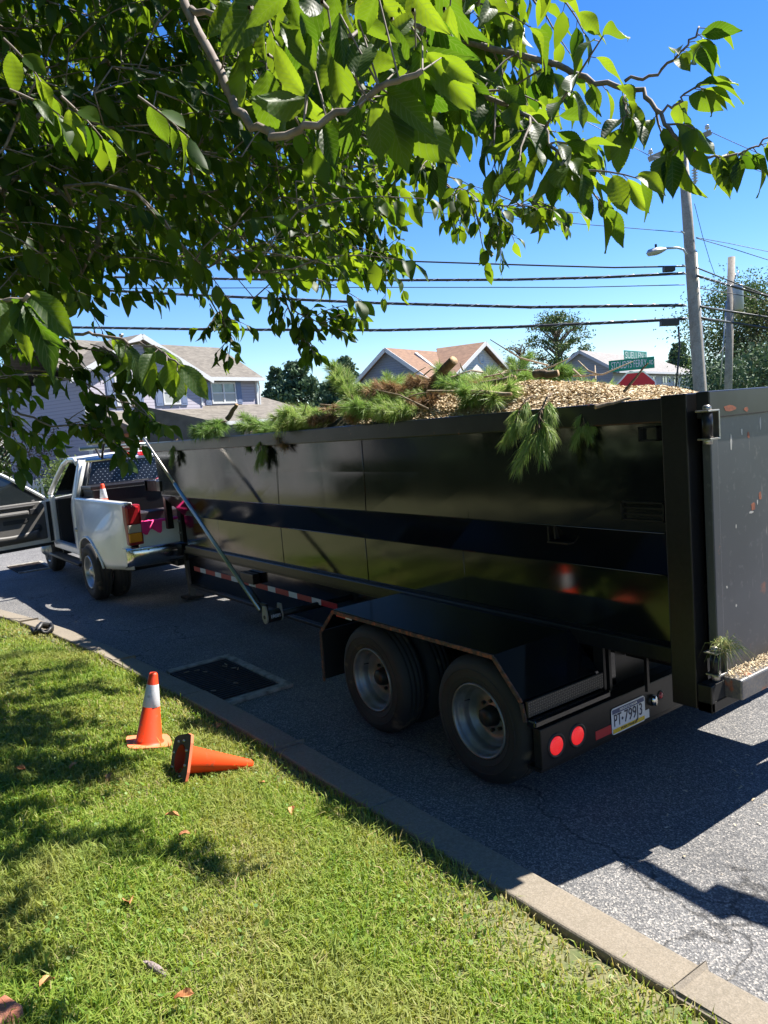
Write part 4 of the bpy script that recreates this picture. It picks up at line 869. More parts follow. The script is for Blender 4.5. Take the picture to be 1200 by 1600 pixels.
b = MB(); b.lathe([(.07, 0), (.07, .006), (.0001, .012)], frame((.040, -.28, .86), (0, 1, 0), (0, 0, 1)), 18); D('speaker', b, M_trim2)
b = MB(); b.box(-.30, -.04, -.30, -.22, 1.30, 1.34); b.box(-.36, -.16, -.36, -.24, 1.28, 1.56); D('door_mirror', b, M_dark, bevel=.02)
# ------------------------------------------------------------------ houses, trees, poles and wires beyond
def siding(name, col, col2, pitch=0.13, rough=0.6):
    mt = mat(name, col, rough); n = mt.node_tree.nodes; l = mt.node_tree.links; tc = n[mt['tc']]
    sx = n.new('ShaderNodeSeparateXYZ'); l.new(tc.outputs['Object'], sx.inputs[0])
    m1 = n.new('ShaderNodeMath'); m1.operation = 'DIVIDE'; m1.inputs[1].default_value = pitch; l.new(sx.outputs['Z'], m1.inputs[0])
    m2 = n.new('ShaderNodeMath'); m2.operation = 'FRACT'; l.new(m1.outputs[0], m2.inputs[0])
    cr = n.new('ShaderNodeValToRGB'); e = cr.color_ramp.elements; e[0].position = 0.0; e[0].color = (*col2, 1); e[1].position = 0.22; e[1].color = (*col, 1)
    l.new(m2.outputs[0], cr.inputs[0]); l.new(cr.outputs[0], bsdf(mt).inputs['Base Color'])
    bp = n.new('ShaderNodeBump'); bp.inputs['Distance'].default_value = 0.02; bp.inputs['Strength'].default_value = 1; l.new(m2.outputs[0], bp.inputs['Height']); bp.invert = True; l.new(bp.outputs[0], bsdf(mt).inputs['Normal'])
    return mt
def shingle(name, c1, c2):
    mt = mat(name, c1, 0.9); n = mt.node_tree.nodes; l = mt.node_tree.links; tc = n[mt['tc']]
    mp = n.new('ShaderNodeMapping'); mp.inputs['Scale'].default_value = (3.0, 3.0, 9.0); l.new(tc.outputs['Object'], mp.inputs[0])
    v = n.new('ShaderNodeTexVoronoi'); v.inputs['Scale'].default_value = 1.6; l.new(mp.outputs[0], v.inputs['Vector'])
    sp = n.new('ShaderNodeSeparateColor'); l.new(v.outputs['Color'], sp.inputs[0])
    cr = n.new('ShaderNodeValToRGB'); e = cr.color_ramp.elements; e[0].color = (*c1, 1); e[1].color = (*c2, 1); l.new(sp.outputs[0], cr.inputs[0])
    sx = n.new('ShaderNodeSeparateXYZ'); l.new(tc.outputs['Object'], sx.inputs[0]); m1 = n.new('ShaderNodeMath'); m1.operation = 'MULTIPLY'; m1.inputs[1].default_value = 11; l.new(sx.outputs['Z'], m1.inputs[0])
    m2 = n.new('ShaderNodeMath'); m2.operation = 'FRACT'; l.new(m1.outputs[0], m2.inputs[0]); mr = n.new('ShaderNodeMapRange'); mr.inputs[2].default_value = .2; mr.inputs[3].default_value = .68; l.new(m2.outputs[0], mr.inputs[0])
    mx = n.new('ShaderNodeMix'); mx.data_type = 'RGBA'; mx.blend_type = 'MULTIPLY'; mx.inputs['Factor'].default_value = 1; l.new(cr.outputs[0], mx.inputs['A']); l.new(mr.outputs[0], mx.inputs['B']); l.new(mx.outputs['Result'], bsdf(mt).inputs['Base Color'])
    return mt
M_lav = siding('lavender_siding', (0.33, 0.305, 0.345), (0.20, 0.185, 0.215)); M_grysid = siding('grey_siding', (0.20, 0.225, 0.27), (0.13, 0.15, 0.18)); M_cream = siding('cream_siding', (0.62, 0.60, 0.53), (0.40, 0.385, 0.34)); M_slate = siding('slate_siding', (0.27, 0.28, 0.30), (0.19, 0.20, 0.21))
M_rtan = shingle('tan_shingle', (0.10, 0.088, 0.072), (0.16, 0.142, 0.118)); M_rora = shingle('brown_shingle', (0.15, 0.083, 0.05), (0.22, 0.125, 0.075)); M_rgry = shingle('grey_shingle', (0.17, 0.16, 0.15), (0.24, 0.22, 0.21))
M_trimw = mat('white_trim', (0.55, 0.55, 0.54), 0.5); M_shut = mat('blue_shutter', (0.13, 0.17, 0.27), 0.6); M_pane = mat('window_pane', (0.10, 0.14, 0.14), 0.08, spec=0.8, noise=(3, (0.22, 0.26, 0.24), .7)); M_blind = mat('blind', (0.34, 0.35, 0.33), 0.5)
M_brick = mat('brick_red', (0.34, 0.13, 0.075), 0.9, noise=(8, (0.22, 0.10, 0.07), .8))
U = Vector((0.931, 0.364, 0)).normalized(); NB = Vector((-0.364, 0.931, 0)).normalized(); Zv = Vector((0, 0, 1))
def LP(O, s, d, z): return O + U * s + NB * d + Zv * z
def lbox(b, O, s0, s1, d0, d1, z0, z1):
    vs = [LP(O, s, d, z) for s in (s0, s1) for d in (d0, d1) for z in (z0, z1)]
    b.add(vs, [(0, 1, 3, 2), (4, 6, 7, 5), (0, 4, 5, 1), (2, 3, 7, 6), (0, 2, 6, 4), (1, 5, 7, 3)])
def lbar(b, O, p, q, w_, h_): b.bar(LP(O, *p), LP(O, *q), w_, h_)
def slab(O, quad, th, m_, par, name='roof'):
    P = [LP(O, *p) for p in quad]; nrm = (P[1] - P[0]).cross(P[2] - P[0]).normalized(); nrm = nrm if nrm.z > 0 else -nrm
    b = MB(); k = len(P); b.add(P + [p - nrm * th for p in P], [tuple(range(k)), tuple(range(k, 2 * k))[::-1]] + [(i, (i + 1) % k, k + (i + 1) % k, k + i) for i in range(k)]); return b.build(name, m_, par)
def window(O, s0, s1, d, z0, z1, par, nsash=1, shut=0.0):
    b = MB(); t_ = .07
    lbox(b, O, s0, s1, d - .05, d, z1 - t_, z1); lbox(b, O, s0, s1, d - .06, d, z0, z0 + t_); lbox(b, O, s0, s0 + t_, d - .05, d, z0 + t_, z1 - t_); lbox(b, O, s1 - t_, s1, d - .05, d, z0 + t_, z1 - t_)
    for i in range(1, nsash): x = s0 + (s1 - s0) * i / nsash; lbox(b, O, x - .05, x + .05, d - .05, d, z0 + t_, z1 - t_)
    zm = (z0 + z1) / 2; lbox(b, O, s0 + t_, s1 - t_, d - .045, d, zm - .03, zm + .03)
    w_ = b.build('window', M_trimw, par)
    b = MB(); lbox(b, O, s0 + t_, s1 - t_, d - .015, d - .005, zm, z1 - t_); b.build('pane', M_pane, w_)
    b = MB(); lbox(b, O, s0 + t_, s1 - t_, d - .02, d - .008, z0 + t_, zm); b.build('pane', M_blind, w_)
    if shut:
        for x in (s0 - shut - .03, s1 + .03):
            b = MB(); lbox(b, O, x, x + shut, d - .04, d, z0 - .03, z1 + .03); sh = b.build('shutter', M_shut, par)
            b = MB()
            for k in range(2):
                za = z0 + .05 + k * (zm - z0); lbox(b, O, x + .06, x + shut - .06, d - .048, d - .041, za, za + (zm - z0) - .12)
            b.build('louvre_panel', M_shut, sh)
# lavender house
OL = at(408, 600, 36); OL.z = 0
hl = root('lavender_house', OL, 'two storey lavender house with blue shutters and tan roof behind the truck', 'house')
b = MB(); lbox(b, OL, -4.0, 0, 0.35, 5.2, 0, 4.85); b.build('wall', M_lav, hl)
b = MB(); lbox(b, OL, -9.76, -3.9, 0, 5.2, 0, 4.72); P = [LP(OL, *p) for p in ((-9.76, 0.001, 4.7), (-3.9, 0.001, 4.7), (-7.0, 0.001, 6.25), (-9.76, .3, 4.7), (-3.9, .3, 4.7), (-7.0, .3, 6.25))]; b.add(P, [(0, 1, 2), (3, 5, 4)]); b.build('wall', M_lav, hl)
slab(OL, [(-10.2, .1, 4.78), (.3, .1, 4.84), (.3, 2.75, 6.55), (-10.2, 2.75, 6.55)], .1, M_rtan, hl); slab(OL, [(-10.2, 5.4, 4.78), (.3, 5.4, 4.84), (.3, 2.75, 6.55), (-10.2, 2.75, 6.55)], .1, M_rtan, hl)
slab(OL, [(-7.0, -.3, 6.42), (-3.45, -.3, 4.70), (-3.45, .2, 4.74), (-7.0, 2.5, 6.44)], .1, M_rtan, hl); slab(OL, [(-7.0, -.3, 6.42), (-10.5, -.3, 4.70), (-10.5, .2, 4.74), (-7.0, 2.5, 6.44)], .1, M_rtan, hl)
b = MB(); lbar(b, OL, (-7.0, -.32, 6.33), (-3.4, -.32, 4.60), .04, .2); lbar(b, OL, (-7.0, -.32, 6.33), (-10.5, -.32, 4.60), .04, .2); lbox(b, OL, -3.5, .32, 0, .12, 4.66, 4.82); lbox(b, OL, -.06, .06, .28, .36, 3.5, 4.7); lbox(b, OL, -9.8, -9.68, -.04, .04, 0, 4.7); lbox(b, OL, -3.98, -3.88, -.04, .04, 3.6, 4.6); b.build('trim', M_trimw, hl)
b = MB(); lbar(b, OL, (.02, .2, 4.7), (.2, .3, 4.4), .07, .07); lbar(b, OL, (.2, .3, 4.4), (.12, .3, 3.5), .07, .07); b.build('downpipe', M_trimw, hl)
window(OL, -2.98, -1.42, .35, 3.66, 4.62, hl, 2, .34); window(OL, -6.05, -5.15, 0, 3.66, 4.74, hl, 1, .36); window(OL, -8.35, -7.45, 0, 3.66, 4.74, hl, 1, .36)
slab(OL, [(-9.2, -1.8, 2.78), (3.2, -1.8, 2.78), (1.3, .36, 3.6), (-9.2, .36, 3.6)], .09, M_rtan, hl, 'porch_roof'); slab(OL, [(0.06, .36, 3.6), (1.3, .36, 3.6), (1.3, 2.4, 4.45), (0.06, 2.4, 4.45)], .08, M_rtan, hl, 'garage_roof'); slab(OL, [(1.3, .36, 3.6), (3.2, -1.8, 2.78), (4.4, 2.4, 2.8), (1.3, 2.4, 4.45)], .08, M_rtan, hl, 'garage_roof')
b = MB(); lbox(b, OL, -9.2, 3.2, -1.88, -1.78, 2.64, 2.8); lbox(b, OL, -9.1, -8.95, -1.7, -1.55, 0, 2.64); lbox(b, OL, -5, -4.85, -1.7, -1.55, 0, 2.64); lbox(b, OL, -1.5, -1.35, -1.7, -1.55, 0, 2.64); b.build('porch_trim', M_trimw, hl)
b = MB(); lbox(b, OL, -8.9, -7.2, -.25, -.02, 0, 2.6); b.build('brick_front', M_brick, hl)
b = MB(); lbox(b, OL, 1.2, 1.85, 2.6, 3.2, 3.5, 4.82); ch = b.build('chimney', M_brick, hl); b = MB(); lbox(b, OL, 1.15, 1.9, 2.55, 3.25, 4.82, 4.92); lbox(b, OL, 1.38, 1.62, 2.8, 3.0, 4.92, 5.12); b.build('chimney_cap', M_steel, ch)
b = MB(); b.tube([LP(OL, -5.5, 2.75, 6.5), LP(OL, -5.5, 2.75, 6.8)], .05, 8); b.tube([LP(OL, -5.5, 2.75, 6.8), LP(OL, -5.5, 2.75, 6.9)], .1, 8); b.build('roof_vent', M_steel, hl)
# cream and grey house with brown roof
OM = at(665, 590, 40); OM.z = 0
hm = root('brown_roof_house', OM, 'pale house with brown roof and a white front gable with round vent', 'house')
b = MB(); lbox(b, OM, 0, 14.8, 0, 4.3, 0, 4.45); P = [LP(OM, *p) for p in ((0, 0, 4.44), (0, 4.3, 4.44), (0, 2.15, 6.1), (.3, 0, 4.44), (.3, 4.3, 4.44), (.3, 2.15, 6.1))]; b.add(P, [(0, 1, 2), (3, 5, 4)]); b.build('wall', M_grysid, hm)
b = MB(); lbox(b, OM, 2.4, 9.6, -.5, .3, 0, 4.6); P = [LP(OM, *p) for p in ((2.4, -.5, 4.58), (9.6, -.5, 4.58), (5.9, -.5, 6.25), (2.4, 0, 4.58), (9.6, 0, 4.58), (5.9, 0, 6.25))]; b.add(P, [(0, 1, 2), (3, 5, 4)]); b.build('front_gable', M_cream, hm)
slab(OM, [(-.35, -.35, 4.35), (15.2, -.35, 4.35), (13.6, 2.15, 6.2), (-.35, 2.15, 6.2)], .1, M_rora, hm); slab(OM, [(-.35, 4.65, 4.35), (15.2, 4.65, 4.35), (13.6, 2.15, 6.2), (-.35, 2.15, 6.2)], .1, M_rora, hm)
slab(OM, [(5.9, -.85, 6.42), (1.9, -.85, 4.55), (1.9, .2, 4.6), (5.9, 2.4, 6.44)], .1, M_rora, hm); slab(OM, [(5.9, -.85, 6.42), (10.1, -.85, 4.5), (10.1, .2, 4.6), (5.9, 2.4, 6.44)], .1, M_rora, hm)
b = MB(); lbar(b, OM, (5.9, -.87, 6.33), (1.85, -.87, 4.44), .04, .22); lbar(b, OM, (5.9, -.87, 6.33), (10.15, -.87, 4.4), .04, .22); lbox(b, OM, 10.2, 15.2, -.42, -.34, 4.2, 4.36); lbar(b, OM, (-.37, -.35, 4.25), (-.37, 2.15, 6.1), .04, .2); lbar(b, OM, (-.37, 4.65, 4.25), (-.37, 2.15, 6.1), .04, .2); lbar(b, OM, (2.1, .3, 4.8), (2.1, 1.7, 5.95), .25, .08); b.build('trim', M_trimw, hm)
b = MB(); M = frame(LP(OM, 5.9, -.5, 5.55), U, Zv); b.lathe([(.38, 0), (.38, .05), (.28, .05), (.28, .02), (.0001, .02)], M, 24); rv = b.build('round_vent', M_trimw, hm)
b = MB()
for k in range(5): z = 5.37 + k * .09; hw = math.sqrt(max(.26 ** 2 - (z - 5.55) ** 2, .01)); lbox(b, OM, 5.9 - hw, 5.9 + hw, -.54, -.525, z - .02, z + .02)
b.build('vent_slats', M_trimw, rv)
# grey house at the right
OR = at(958, 590, 42); OR.z = 0
hr = root('grey_house', OR, 'low slate grey house with grey hip roof behind the street name signs', 'house')
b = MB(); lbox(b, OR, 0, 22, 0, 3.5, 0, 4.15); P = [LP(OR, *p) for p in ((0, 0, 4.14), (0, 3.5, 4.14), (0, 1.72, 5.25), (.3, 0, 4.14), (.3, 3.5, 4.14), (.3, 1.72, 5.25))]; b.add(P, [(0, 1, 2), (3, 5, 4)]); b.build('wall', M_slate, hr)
slab(OR, [(-.3, -.4, 4.0), (22.6, -.4, 4.15), (16.5, 1.72, 5.4), (-.3, 1.72, 5.36)], .1, M_rgry, hr); slab(OR, [(-.3, 3.9, 4.0), (22.6, 3.9, 4.15), (16.5, 1.72, 5.4), (-.3, 1.72, 5.36)], .1, M_rgry, hr)
b = MB(); lbar(b, OR, (-.32, -.4, 3.94), (-.32, 1.72, 5.28), .04, .16); lbar(b, OR, (-.32, 3.9, 3.94), (-.32, 1.72, 5.28), .04, .16); lbar(b, OR, (-.3, -.42, 3.95), (22.6, -.42, 4.08), .05, .13); b.build('trim', mat('grey_trim', (.42, .42, .44), .5), hr)
for s_ in (8, 11.5, 15): window(OR, s_, s_ + 1.6, 0, 2.9, 3.85, hr, 2)
# unseen pale houses added on the near side for the trailer paint to mirror
M_reflected = siding('reflected_siding', (0.30, 0.295, 0.29), (0.24, 0.235, 0.23))
for (x0, x1, y0, y1, zz) in ((-14, -8.5, 23.0, 32.0, 3.6), (-16, -9.5, 37, 50, 4.2)):
    hb = root('unseen_house', (x0, y0, 0), 'unseen pale house added for its reflection in the trailer paint' if y0 < 30 else 'second unseen pale house added for its reflection in the paint', 'house')
    b = MB(); b.box(x0, x1, y0, y1, 0, zz); b.build('wall', M_reflected, hb)
    b = MB(); xm = (x0 + x1) / 2; b.add([(x1 + .4, y0 - .4, zz - .1), (x1 + .4, y1 + .4, zz - .1), (xm, y1 + .4, zz + 1.6), (xm, y0 - .4, zz + 1.6), (x0 - .4, y0 - .4, zz - .1), (x0 - .4, y1 + .4, zz - .1)], [(0, 1, 2, 3), (3, 2, 5, 4)]); b.build('roof', M_rgry, hb, solid=.1)
    for k in range(3):
        y_ = y0 + 1.8 + k * 3.4; b = MB(); b.box(x1, x1 + .05, y_, y_ + 1.4, 1.0, 2.4); wd_ = b.build('window', M_trimw, hb); b = MB(); b.box(x1 + .05, x1 + .06, y_ + .1, y_ + 1.3, 1.1, 2.3); b.build('pane', M_pane, wd_)

# background trees
M_trunk = mat('tree_bark', (0.12, 0.10, 0.08), 0.95, noise=(10, (0.2, 0.17, 0.13), 1), bump=(25, .8))
M_conif = attr_mat('conifer_leaf', [(0, (0.04, 0.075, 0.04)), (.6, (0.085, 0.14, 0.07)), (1, (0.14, 0.20, 0.09))], .7, .12)
M_decid = attr_mat('broad_leaf', [(0, (0.035, 0.07, 0.018)), (.6, (0.075, 0.125, 0.03)), (1, (0.13, 0.17, 0.05))], .6, .3)
M_olive = attr_mat('olive_leaf', [(0, (0.06, 0.075, 0.03)), (.5, (0.11, 0.13, 0.05)), (1, (0.19, 0.17, 0.08))], .7, .3)
M_purple = attr_mat('purple_leaf', [(0, (0.07, 0.05, 0.035)), (.5, (0.16, 0.10, 0.09)), (1, (0.26, 0.17, 0.15))], .7, .2)
M_lime = attr_mat('lime_leaf', [(0, (0.05, 0.09, 0.02)), (.6, (0.13, 0.18, 0.04)), (1, (0.25, 0.30, 0.09))], .6, .3)
def leaf_cloud(C, size, n, hi=1.0):
    """n leaf faces around the centres C (array); size metres"""
    C = np.asarray(C); n = len(C); d1 = RNG.normal(0, 1, (n, 3)); d1 /= np.linalg.norm(d1, axis=1)[:, None]; d2 = np.cross(d1, RNG.normal(0, 1, (n, 3))); d2 /= np.linalg.norm(d2, axis=1)[:, None]
    L = size * RNG.uniform(.6, 1.3, n)[:, None]; V = np.stack([C - d1 * L * .5, C + d2 * L * .28, C + d1 * L * .5, C - d2 * L * .28], 1).reshape(-1, 3)
    return V, np.arange(n * 4).reshape(-1, 4)
def bg_tree(name, base, h, w_, n, size, m_, label, cat, kind='round', group=None, trunk_h=.25, airy=1.0):
    t = root(name, base, label, cat, group); base = Vector(base)
    b = MB()
    if trunk_h > 0:
        b.tube([base, base + Vector((.02 * h, 0, h * .4)), base + Vector((0, .01 * h, h * .92))], [h * .022, h * .014, h * .003], 7)
    cl = []; nl = 80 if kind != 'cone' else 80
    for i in range(nl):
        if kind == 'cone':
            f_ = random.random() ** .8; z = h * (.06 + .93 * f_); r_ = w_ / 2 * (1 - f_) ** .8 * random.uniform(.45, 1.05) + .05 * w_; cr_ = .10 * w_ * (1.3 - f_)
        else:
            u_ = random.uniform(-1, 1); z = h * (trunk_h + (1 - trunk_h) * (.5 + .5 * u_)); r_ = w_ / 2 * math.sqrt(max(0, 1 - u_ * u_ * .85)) * random.random() ** .45; cr_ = .075 * w_ * random.uniform(.6, 1.3) * airy
        a = random.uniform(0, 6.28); c_ = base + Vector((r_ * math.cos(a), r_ * math.sin(a), z)); cl.append((c_, cr_))
        if trunk_h > 0 and (kind != 'cone' or i % 2): b.tube([base + Vector((0, 0, max(z - r_ * .7, h * trunk_h * .6))), base + (c_ - base) * .6 + Vector((0, 0, z * .4 - r_ * .12)), c_], [h * .008, h * .005, h * .0015], 5)
    if b.v: b.build('trunk', M_trunk, t)
    pts = []; at_ = []
    for c_, cr_ in cl:
        k = n // nl; q = RNG.normal(0, 1, (k, 3)) * cr_ * np.array([1, 1, .6 if kind == 'cone' else .75]); tone = random.uniform(.25, .75)
        pts.append(np.array(c_) + q); at_.append(np.clip(tone + RNG.normal(0, .16, k), 0, 1))
    P_ = np.concatenate(pts); A_ = np.concatenate(at_); v, f = leaf_cloud(P_, size, len(P_))
    o = npmesh('crown', v, f, m_, t, A_, off=base); return t
def g0(px, dep): p = at(px, 690, dep); return Vector((p.x, p.y, 0))
def ht(px, py, dep): return at(px, py, dep).z
bg_tree('spruce_tree', g0(474, 58), ht(474, 562, 58), 5.6, 9000, .34, M_conif, 'dark spruce rising behind the chimney of the lavender house', 'tree', 'cone')
bg_tree('spruce_tree', g0(440, 60), ht(440, 574, 60), 3.4, 5000, .34, M_conif, 'thin spruce just behind the chimney top, left of the fuller spruce', 'tree', 'cone')
bg_tree('spruce_tree', g0(549, 60), ht(549, 560, 60), 4.6, 8000, .34, M_conif, 'dark spruce standing beside the shaded end wall of the brown roofed house', 'tree', 'cone')
bg_tree('spruce_tree', g0(515, 72), ht(515, 598, 72), 5, 4000, .4, M_conif, 'lower distant spruce in the gap between the two bigger spruces', 'tree', 'cone')
bg_tree('spruce_tree', g0(1066, 62), ht(1066, 536, 62), 3.4, 5000, .34, M_conif, 'small spruce beyond the grey house beside the utility pole', 'tree', 'cone')
bg_tree('poplar_tree', g0(878, 52), ht(878, 496, 52), 4.4, 9000, .16, M_decid, 'airy green tree rising behind the grey house roof', 'tree', 'round', None, .5, .8)
bg_tree('bare_tree', g0(822, 50), ht(822, 538, 50), 3.4, 1300, .14, M_olive, 'half bare thin tree behind the brown roof', 'tree', 'round', None, .35, 1)
bg_tree('maple_tree', g0(1185, 34), ht(1185, 455, 34), 6.8, 26000, .12, M_decid, 'large leafy tree behind the second utility pole', 'tree', 'round', None, .3, 1)
bg_tree('maple_tree', g0(1240, 31), ht(1240, 470, 31), 5.5, 16000, .12, M_olive, 'olive tinted tree at the very edge beside the large leafy tree', 'tree', 'round', None, .3, 1)
bg_tree('yew_bush', g0(1125, 27), ht(1125, 562, 27), 2.4, 4500, .15, M_conif, 'dark green bush at the foot of the utility pole', 'bush', 'round', None, 0, 1.2)
bg_tree('yew_bush', g0(1178, 28), ht(1178, 548, 28), 3.0, 4500, .15, M_conif, 'dark bush beneath the large leafy tree', 'bush', 'round', None, 0, 1.2)
bg_tree('smoke_bush', g0(92, 30), ht(92, 672, 30), 3.4, 5000, .10, M_purple, 'purple leaved shrub in front of the lavender house', 'shrub', 'round', None, 0, 1.2)
bg_tree('lime_bush', g0(108, 26), ht(108, 722, 26), 2.3, 4500, .10, M_lime, 'bright green bush just beyond the truck cab', 'bush', 'round', None, 0, 1.2)
bg_tree('green_bush', g0(62, 25), ht(62, 752, 25), 1.6, 2500, .09, M_decid, 'small dark green bush beside the white picket fence', 'bush', 'round', None, 0, 1.2)
bg_tree('maple_tree', g0(-10, 36), ht(-10, 560, 36), 6.5, 6000, .2, M_decid, 'leafy tree past the end of the lavender house', 'tree', 'round', None, .2, 1)
# picket fence and porch bits at the far left
fe = root('picket_fence', g0(40, 24.5), 'white picket fence behind the open truck door', 'fence'); f0 = g0(-120, 24); f1 = g0(64, 25); dv = (f1 - f0); Lf = dv.length; dv.normalize()
for i in range(int(Lf / .13)):
    p = f0 + dv * (i * .13); b = MB(); b.bar(p, p + Zv * 1.25, .075, .02, up=(dv.y, -dv.x, 0)); b.add([p + dv * -.037 + Zv * 1.25, p + dv * .037 + Zv * 1.25, p + Zv * 1.33], [(0, 1, 2)]); b.build('picket', M_trimw, fe)
for z in (.35, 1.05): b = MB(); b.bar(f0 + Zv * z + NB * .03, f1 + Zv * z + NB * .03, .04, .09); b.build('fence_rail', M_trimw, fe)
bgh = root('white_house', g0(-60, 40), 'bit of a white house glimpsed through leaves behind the fence', 'house'); b = MB(); lbox(b, g0(-60, 42), -7, 2.5, 0, 5, 0, 2.6); b.build('wall', M_trimw, bgh); slab(g0(-60, 42), [(-7.3, -.3, 2.55), (2.8, -.3, 2.55), (2.8, 2.5, 4.0), (-7.3, 2.5, 4.0)], .1, M_rgry, bgh)
# distant hill
b = MB(); P = []
for i in range(40):
    a = i / 39; x = -150 + 500 * a; P.append([Vector((x, 330 - .55 * max(0, x), -2)), Vector((x, 360 - .55 * max(0, x), 4 + 10 * math.exp(-((a - .82) / .12) ** 2) + 4 * math.sin(a * 9) ** 2))])
b.grid(P); finish(b.build('hill', mat('far_hill', (.07, .10, .09), .9, noise=(.1, (.10, .13, .11), 1))), kind='structure')

# utility poles, lamp, wires
M_pole = mat('pole_wood', (0.30, 0.265, 0.225), 0.9, noise=[(6, (0.20, 0.17, 0.14), .9), (25, (0.38, 0.34, 0.29), .6)])
M_cable = mat('cable_black', (0.018, 0.018, 0.02), .5); M_lash = mat('lashing_wire', (0.5, 0.5, 0.5), .35, metal=.6); M_gal = mat('galvanised', (0.40, 0.41, 0.42), .45, metal=.5)
PD = 20.0
pb = at(1099, 610, PD); pbase = Vector((pb.x, pb.y, 0)); ptop = at(1066, 226, PD + .6).z
up_ = root('utility_pole', pbase, 'tall grey wooden utility pole with a crossarm and street lamp', 'utility pole')
ptp = at(1066, 226, PD + .4); b = MB(); b.tube([pbase, pbase.lerp(ptp, .25), pbase.lerp(ptp, .5), pbase.lerp(ptp, .75), ptp], [.18, .165, .15, .135, .12], 14); b.build('pole', M_pole, up_)
b = MB(); b.tube([pbase + Vector((.2, -.06, 0)), pbase.lerp(ptp, .68) + Vector((.18, -.06, 0))], .028, 6); b.build('conduit', M_gal, up_)
a0 = at(1014, 249, PD + .2); a1 = at(1110, 207, PD + .2); b = MB(); b.bar(a0, a1, .10, .13); b.build('crossarm', M_pole, up_)
for t_ in (.03, .95):
    p = a0.lerp(a1, t_) + Zv * .06; b = MB(); b.lathe([(.02, 0), (.02, .06), (.07, .07), (.05, .11), (.06, .14), (.03, .17), (.0001, .18)], Matrix.Translation(p), 12); b.build('insulator', mat('porcelain', (.45, .45, .46), .2), up_)
b = MB(); b.tube([at(1020, 245, PD), at(1056, 252, PD), at(1066, 262, PD)], .02, 5); b.build('arm_brace', M_gal, up_)
b = MB(); p = at(1086, 282, PD - .3); b.lathe([(.035, .4), (.035, .3)] + [q for k in range(5) for q in ((.035, .28 - k * .07), (.085, .26 - k * .07), (.035, .24 - k * .07))] + [(.03, -.08)], Matrix.Translation(p), 10); b.build('surge_arrester', M_gal, up_)
b = MB(); la = [at(1073, 398, PD), at(1068, 390, PD), at(1058, 387, PD), at(1040, 388, PD)]; b.tube(la, .03, 8); b.build('lamp_arm', M_gal, up_)
p0 = at(1040, 388, PD); p1 = at(1010, 395, PD); d = (p1 - p0).normalized(); b = MB(); Mh = d.to_track_quat('X', 'Z').to_matrix().to_4x4(); Mh.translation = p0; L_ = (p1 - p0).length
P = []
for i in range(9):
    t_ = i / 8; r_ = .05 + .11 * math.sin(min(1, t_ * 1.3) * math.pi / 1.3 * .9); r_ = max(r_ if i < 8 else .02, .02); P.append([Mh @ Vector((t_ * L_, r_ * math.cos(a), r_ * .62 * math.sin(a) - .02)) for a in np.linspace(0, 2 * math.pi, 13)])
b.grid(P); b.build('lamp_head', M_gal, up_)
b = MB(); b.lathe([(.03, .0), (.03, .08), (.0001, .09)], Matrix.Translation(p0.lerp(p1, .5) + Zv * .08), 8); b.build('photocell', M_cable, up_)
for (px, py, nm) in ((1070, 416, 'bracket'), (1071, 428, 'bracket'), (1072, 478, 'bracket'), (1074, 498, 'bracket'), (1068, 364, 'bracket')):
    p = at(px, py, PD - .1); b = MB(); b.tube([p, p + U * -.25], .025, 6); b.build(nm, M_gal, up_)
p2 = at(1134, 608, 24); p2b = Vector((p2.x, p2.y, 0)); t2 = at(1143, 402, 24)
u2 = root('utility_pole', p2b, 'shorter leaning utility pole carrying a grey transformer', 'utility pole')
b = MB(); b.tube([p2b + Vector((-.1, 0, 0)), t2], [.13, .11], 12); b.build('pole', M_pole, u2)
p = at(1152, 466, 24); b = MB(); b.lathe([(.0001, .42), (.17, .40), (.18, .35), (.18, -.35), (.16, -.38), (.0001, -.38)], Matrix.Translation(p), 16); b.build('transformer', M_gal, u2)
b = MB(); b.bar(at(1143, 462, 24), at(1150, 462, 24), .05, .1); b.build('transformer_bracket', M_gal, u2)
b = MB(); b.tube([at(1126, 602, 23.9), at(1135, 470, 23.9)], .022, 5); b.build('conduit', M_gal, u2)
for px, py in ((1149, 432), (1153, 428)): b = MB(); b.tube([at(1143, 432, 24), at(px, py + 3, 24), at(px, py - 5, 24)], .02, 5); b.build('insulator', M_gal, u2)
def pxd(px): return float(np.interp(px, [-150, 1068, 1090, 1143, 1400], [27, PD, PD, 23, 24]))
def cable(name, pts, r, label, cat='cable', lash=False, grp='wires strung between the utility poles'):
    P_ = [at(x, y, pxd(x)) for x, y in pts]; Q = []
    for i in range(len(P_) - 1):
        for k in range(6): Q.append(P_[i].lerp(P_[i + 1], k / 6))
    Q.append(P_[-1])
    o = root(name, Q[0], label, cat, grp); b = MB(); b.tube(Q, r, 6); b.build('line', M_cable, o)
    if lash:
        b = MB(); hz = []; tot = sum((Q[i + 1] - Q[i]).length for i in range(len(Q) - 1)); s = 0
        for i in range(len(Q) - 1):
            a_, c_ = Q[i], Q[i + 1]; d_ = c_ - a_; L_ = d_.length; d_.normalize(); uu = d_.cross(Zv).normalized(); ww = uu.cross(d_); k = max(int(L_ / .11), 1)
            for j in range(k): q = a_ + d_ * (L_ * j / k); th = (s + L_ * j / k) * 10.5; hz.append(q + (uu * math.cos(th) + ww * math.sin(th)) * (r + .004))
            s += L_
        b.tube(hz, .011, 3, cap=False); b.build('lashing_wire', M_lash, o)
    return o
cable('cable', [(-150, 398), (300, 400), (600, 407), (850, 415), (960, 418), (1070, 416)], .022, 'uppermost of the lashed cables left of the lamp pole')
cable('lashed_cable', [(-150, 428), (430, 437), (600, 438), (800, 437), (950, 433), (1070, 427)], .036, 'second lashed cable down, running to just below the lamp', lash=True)
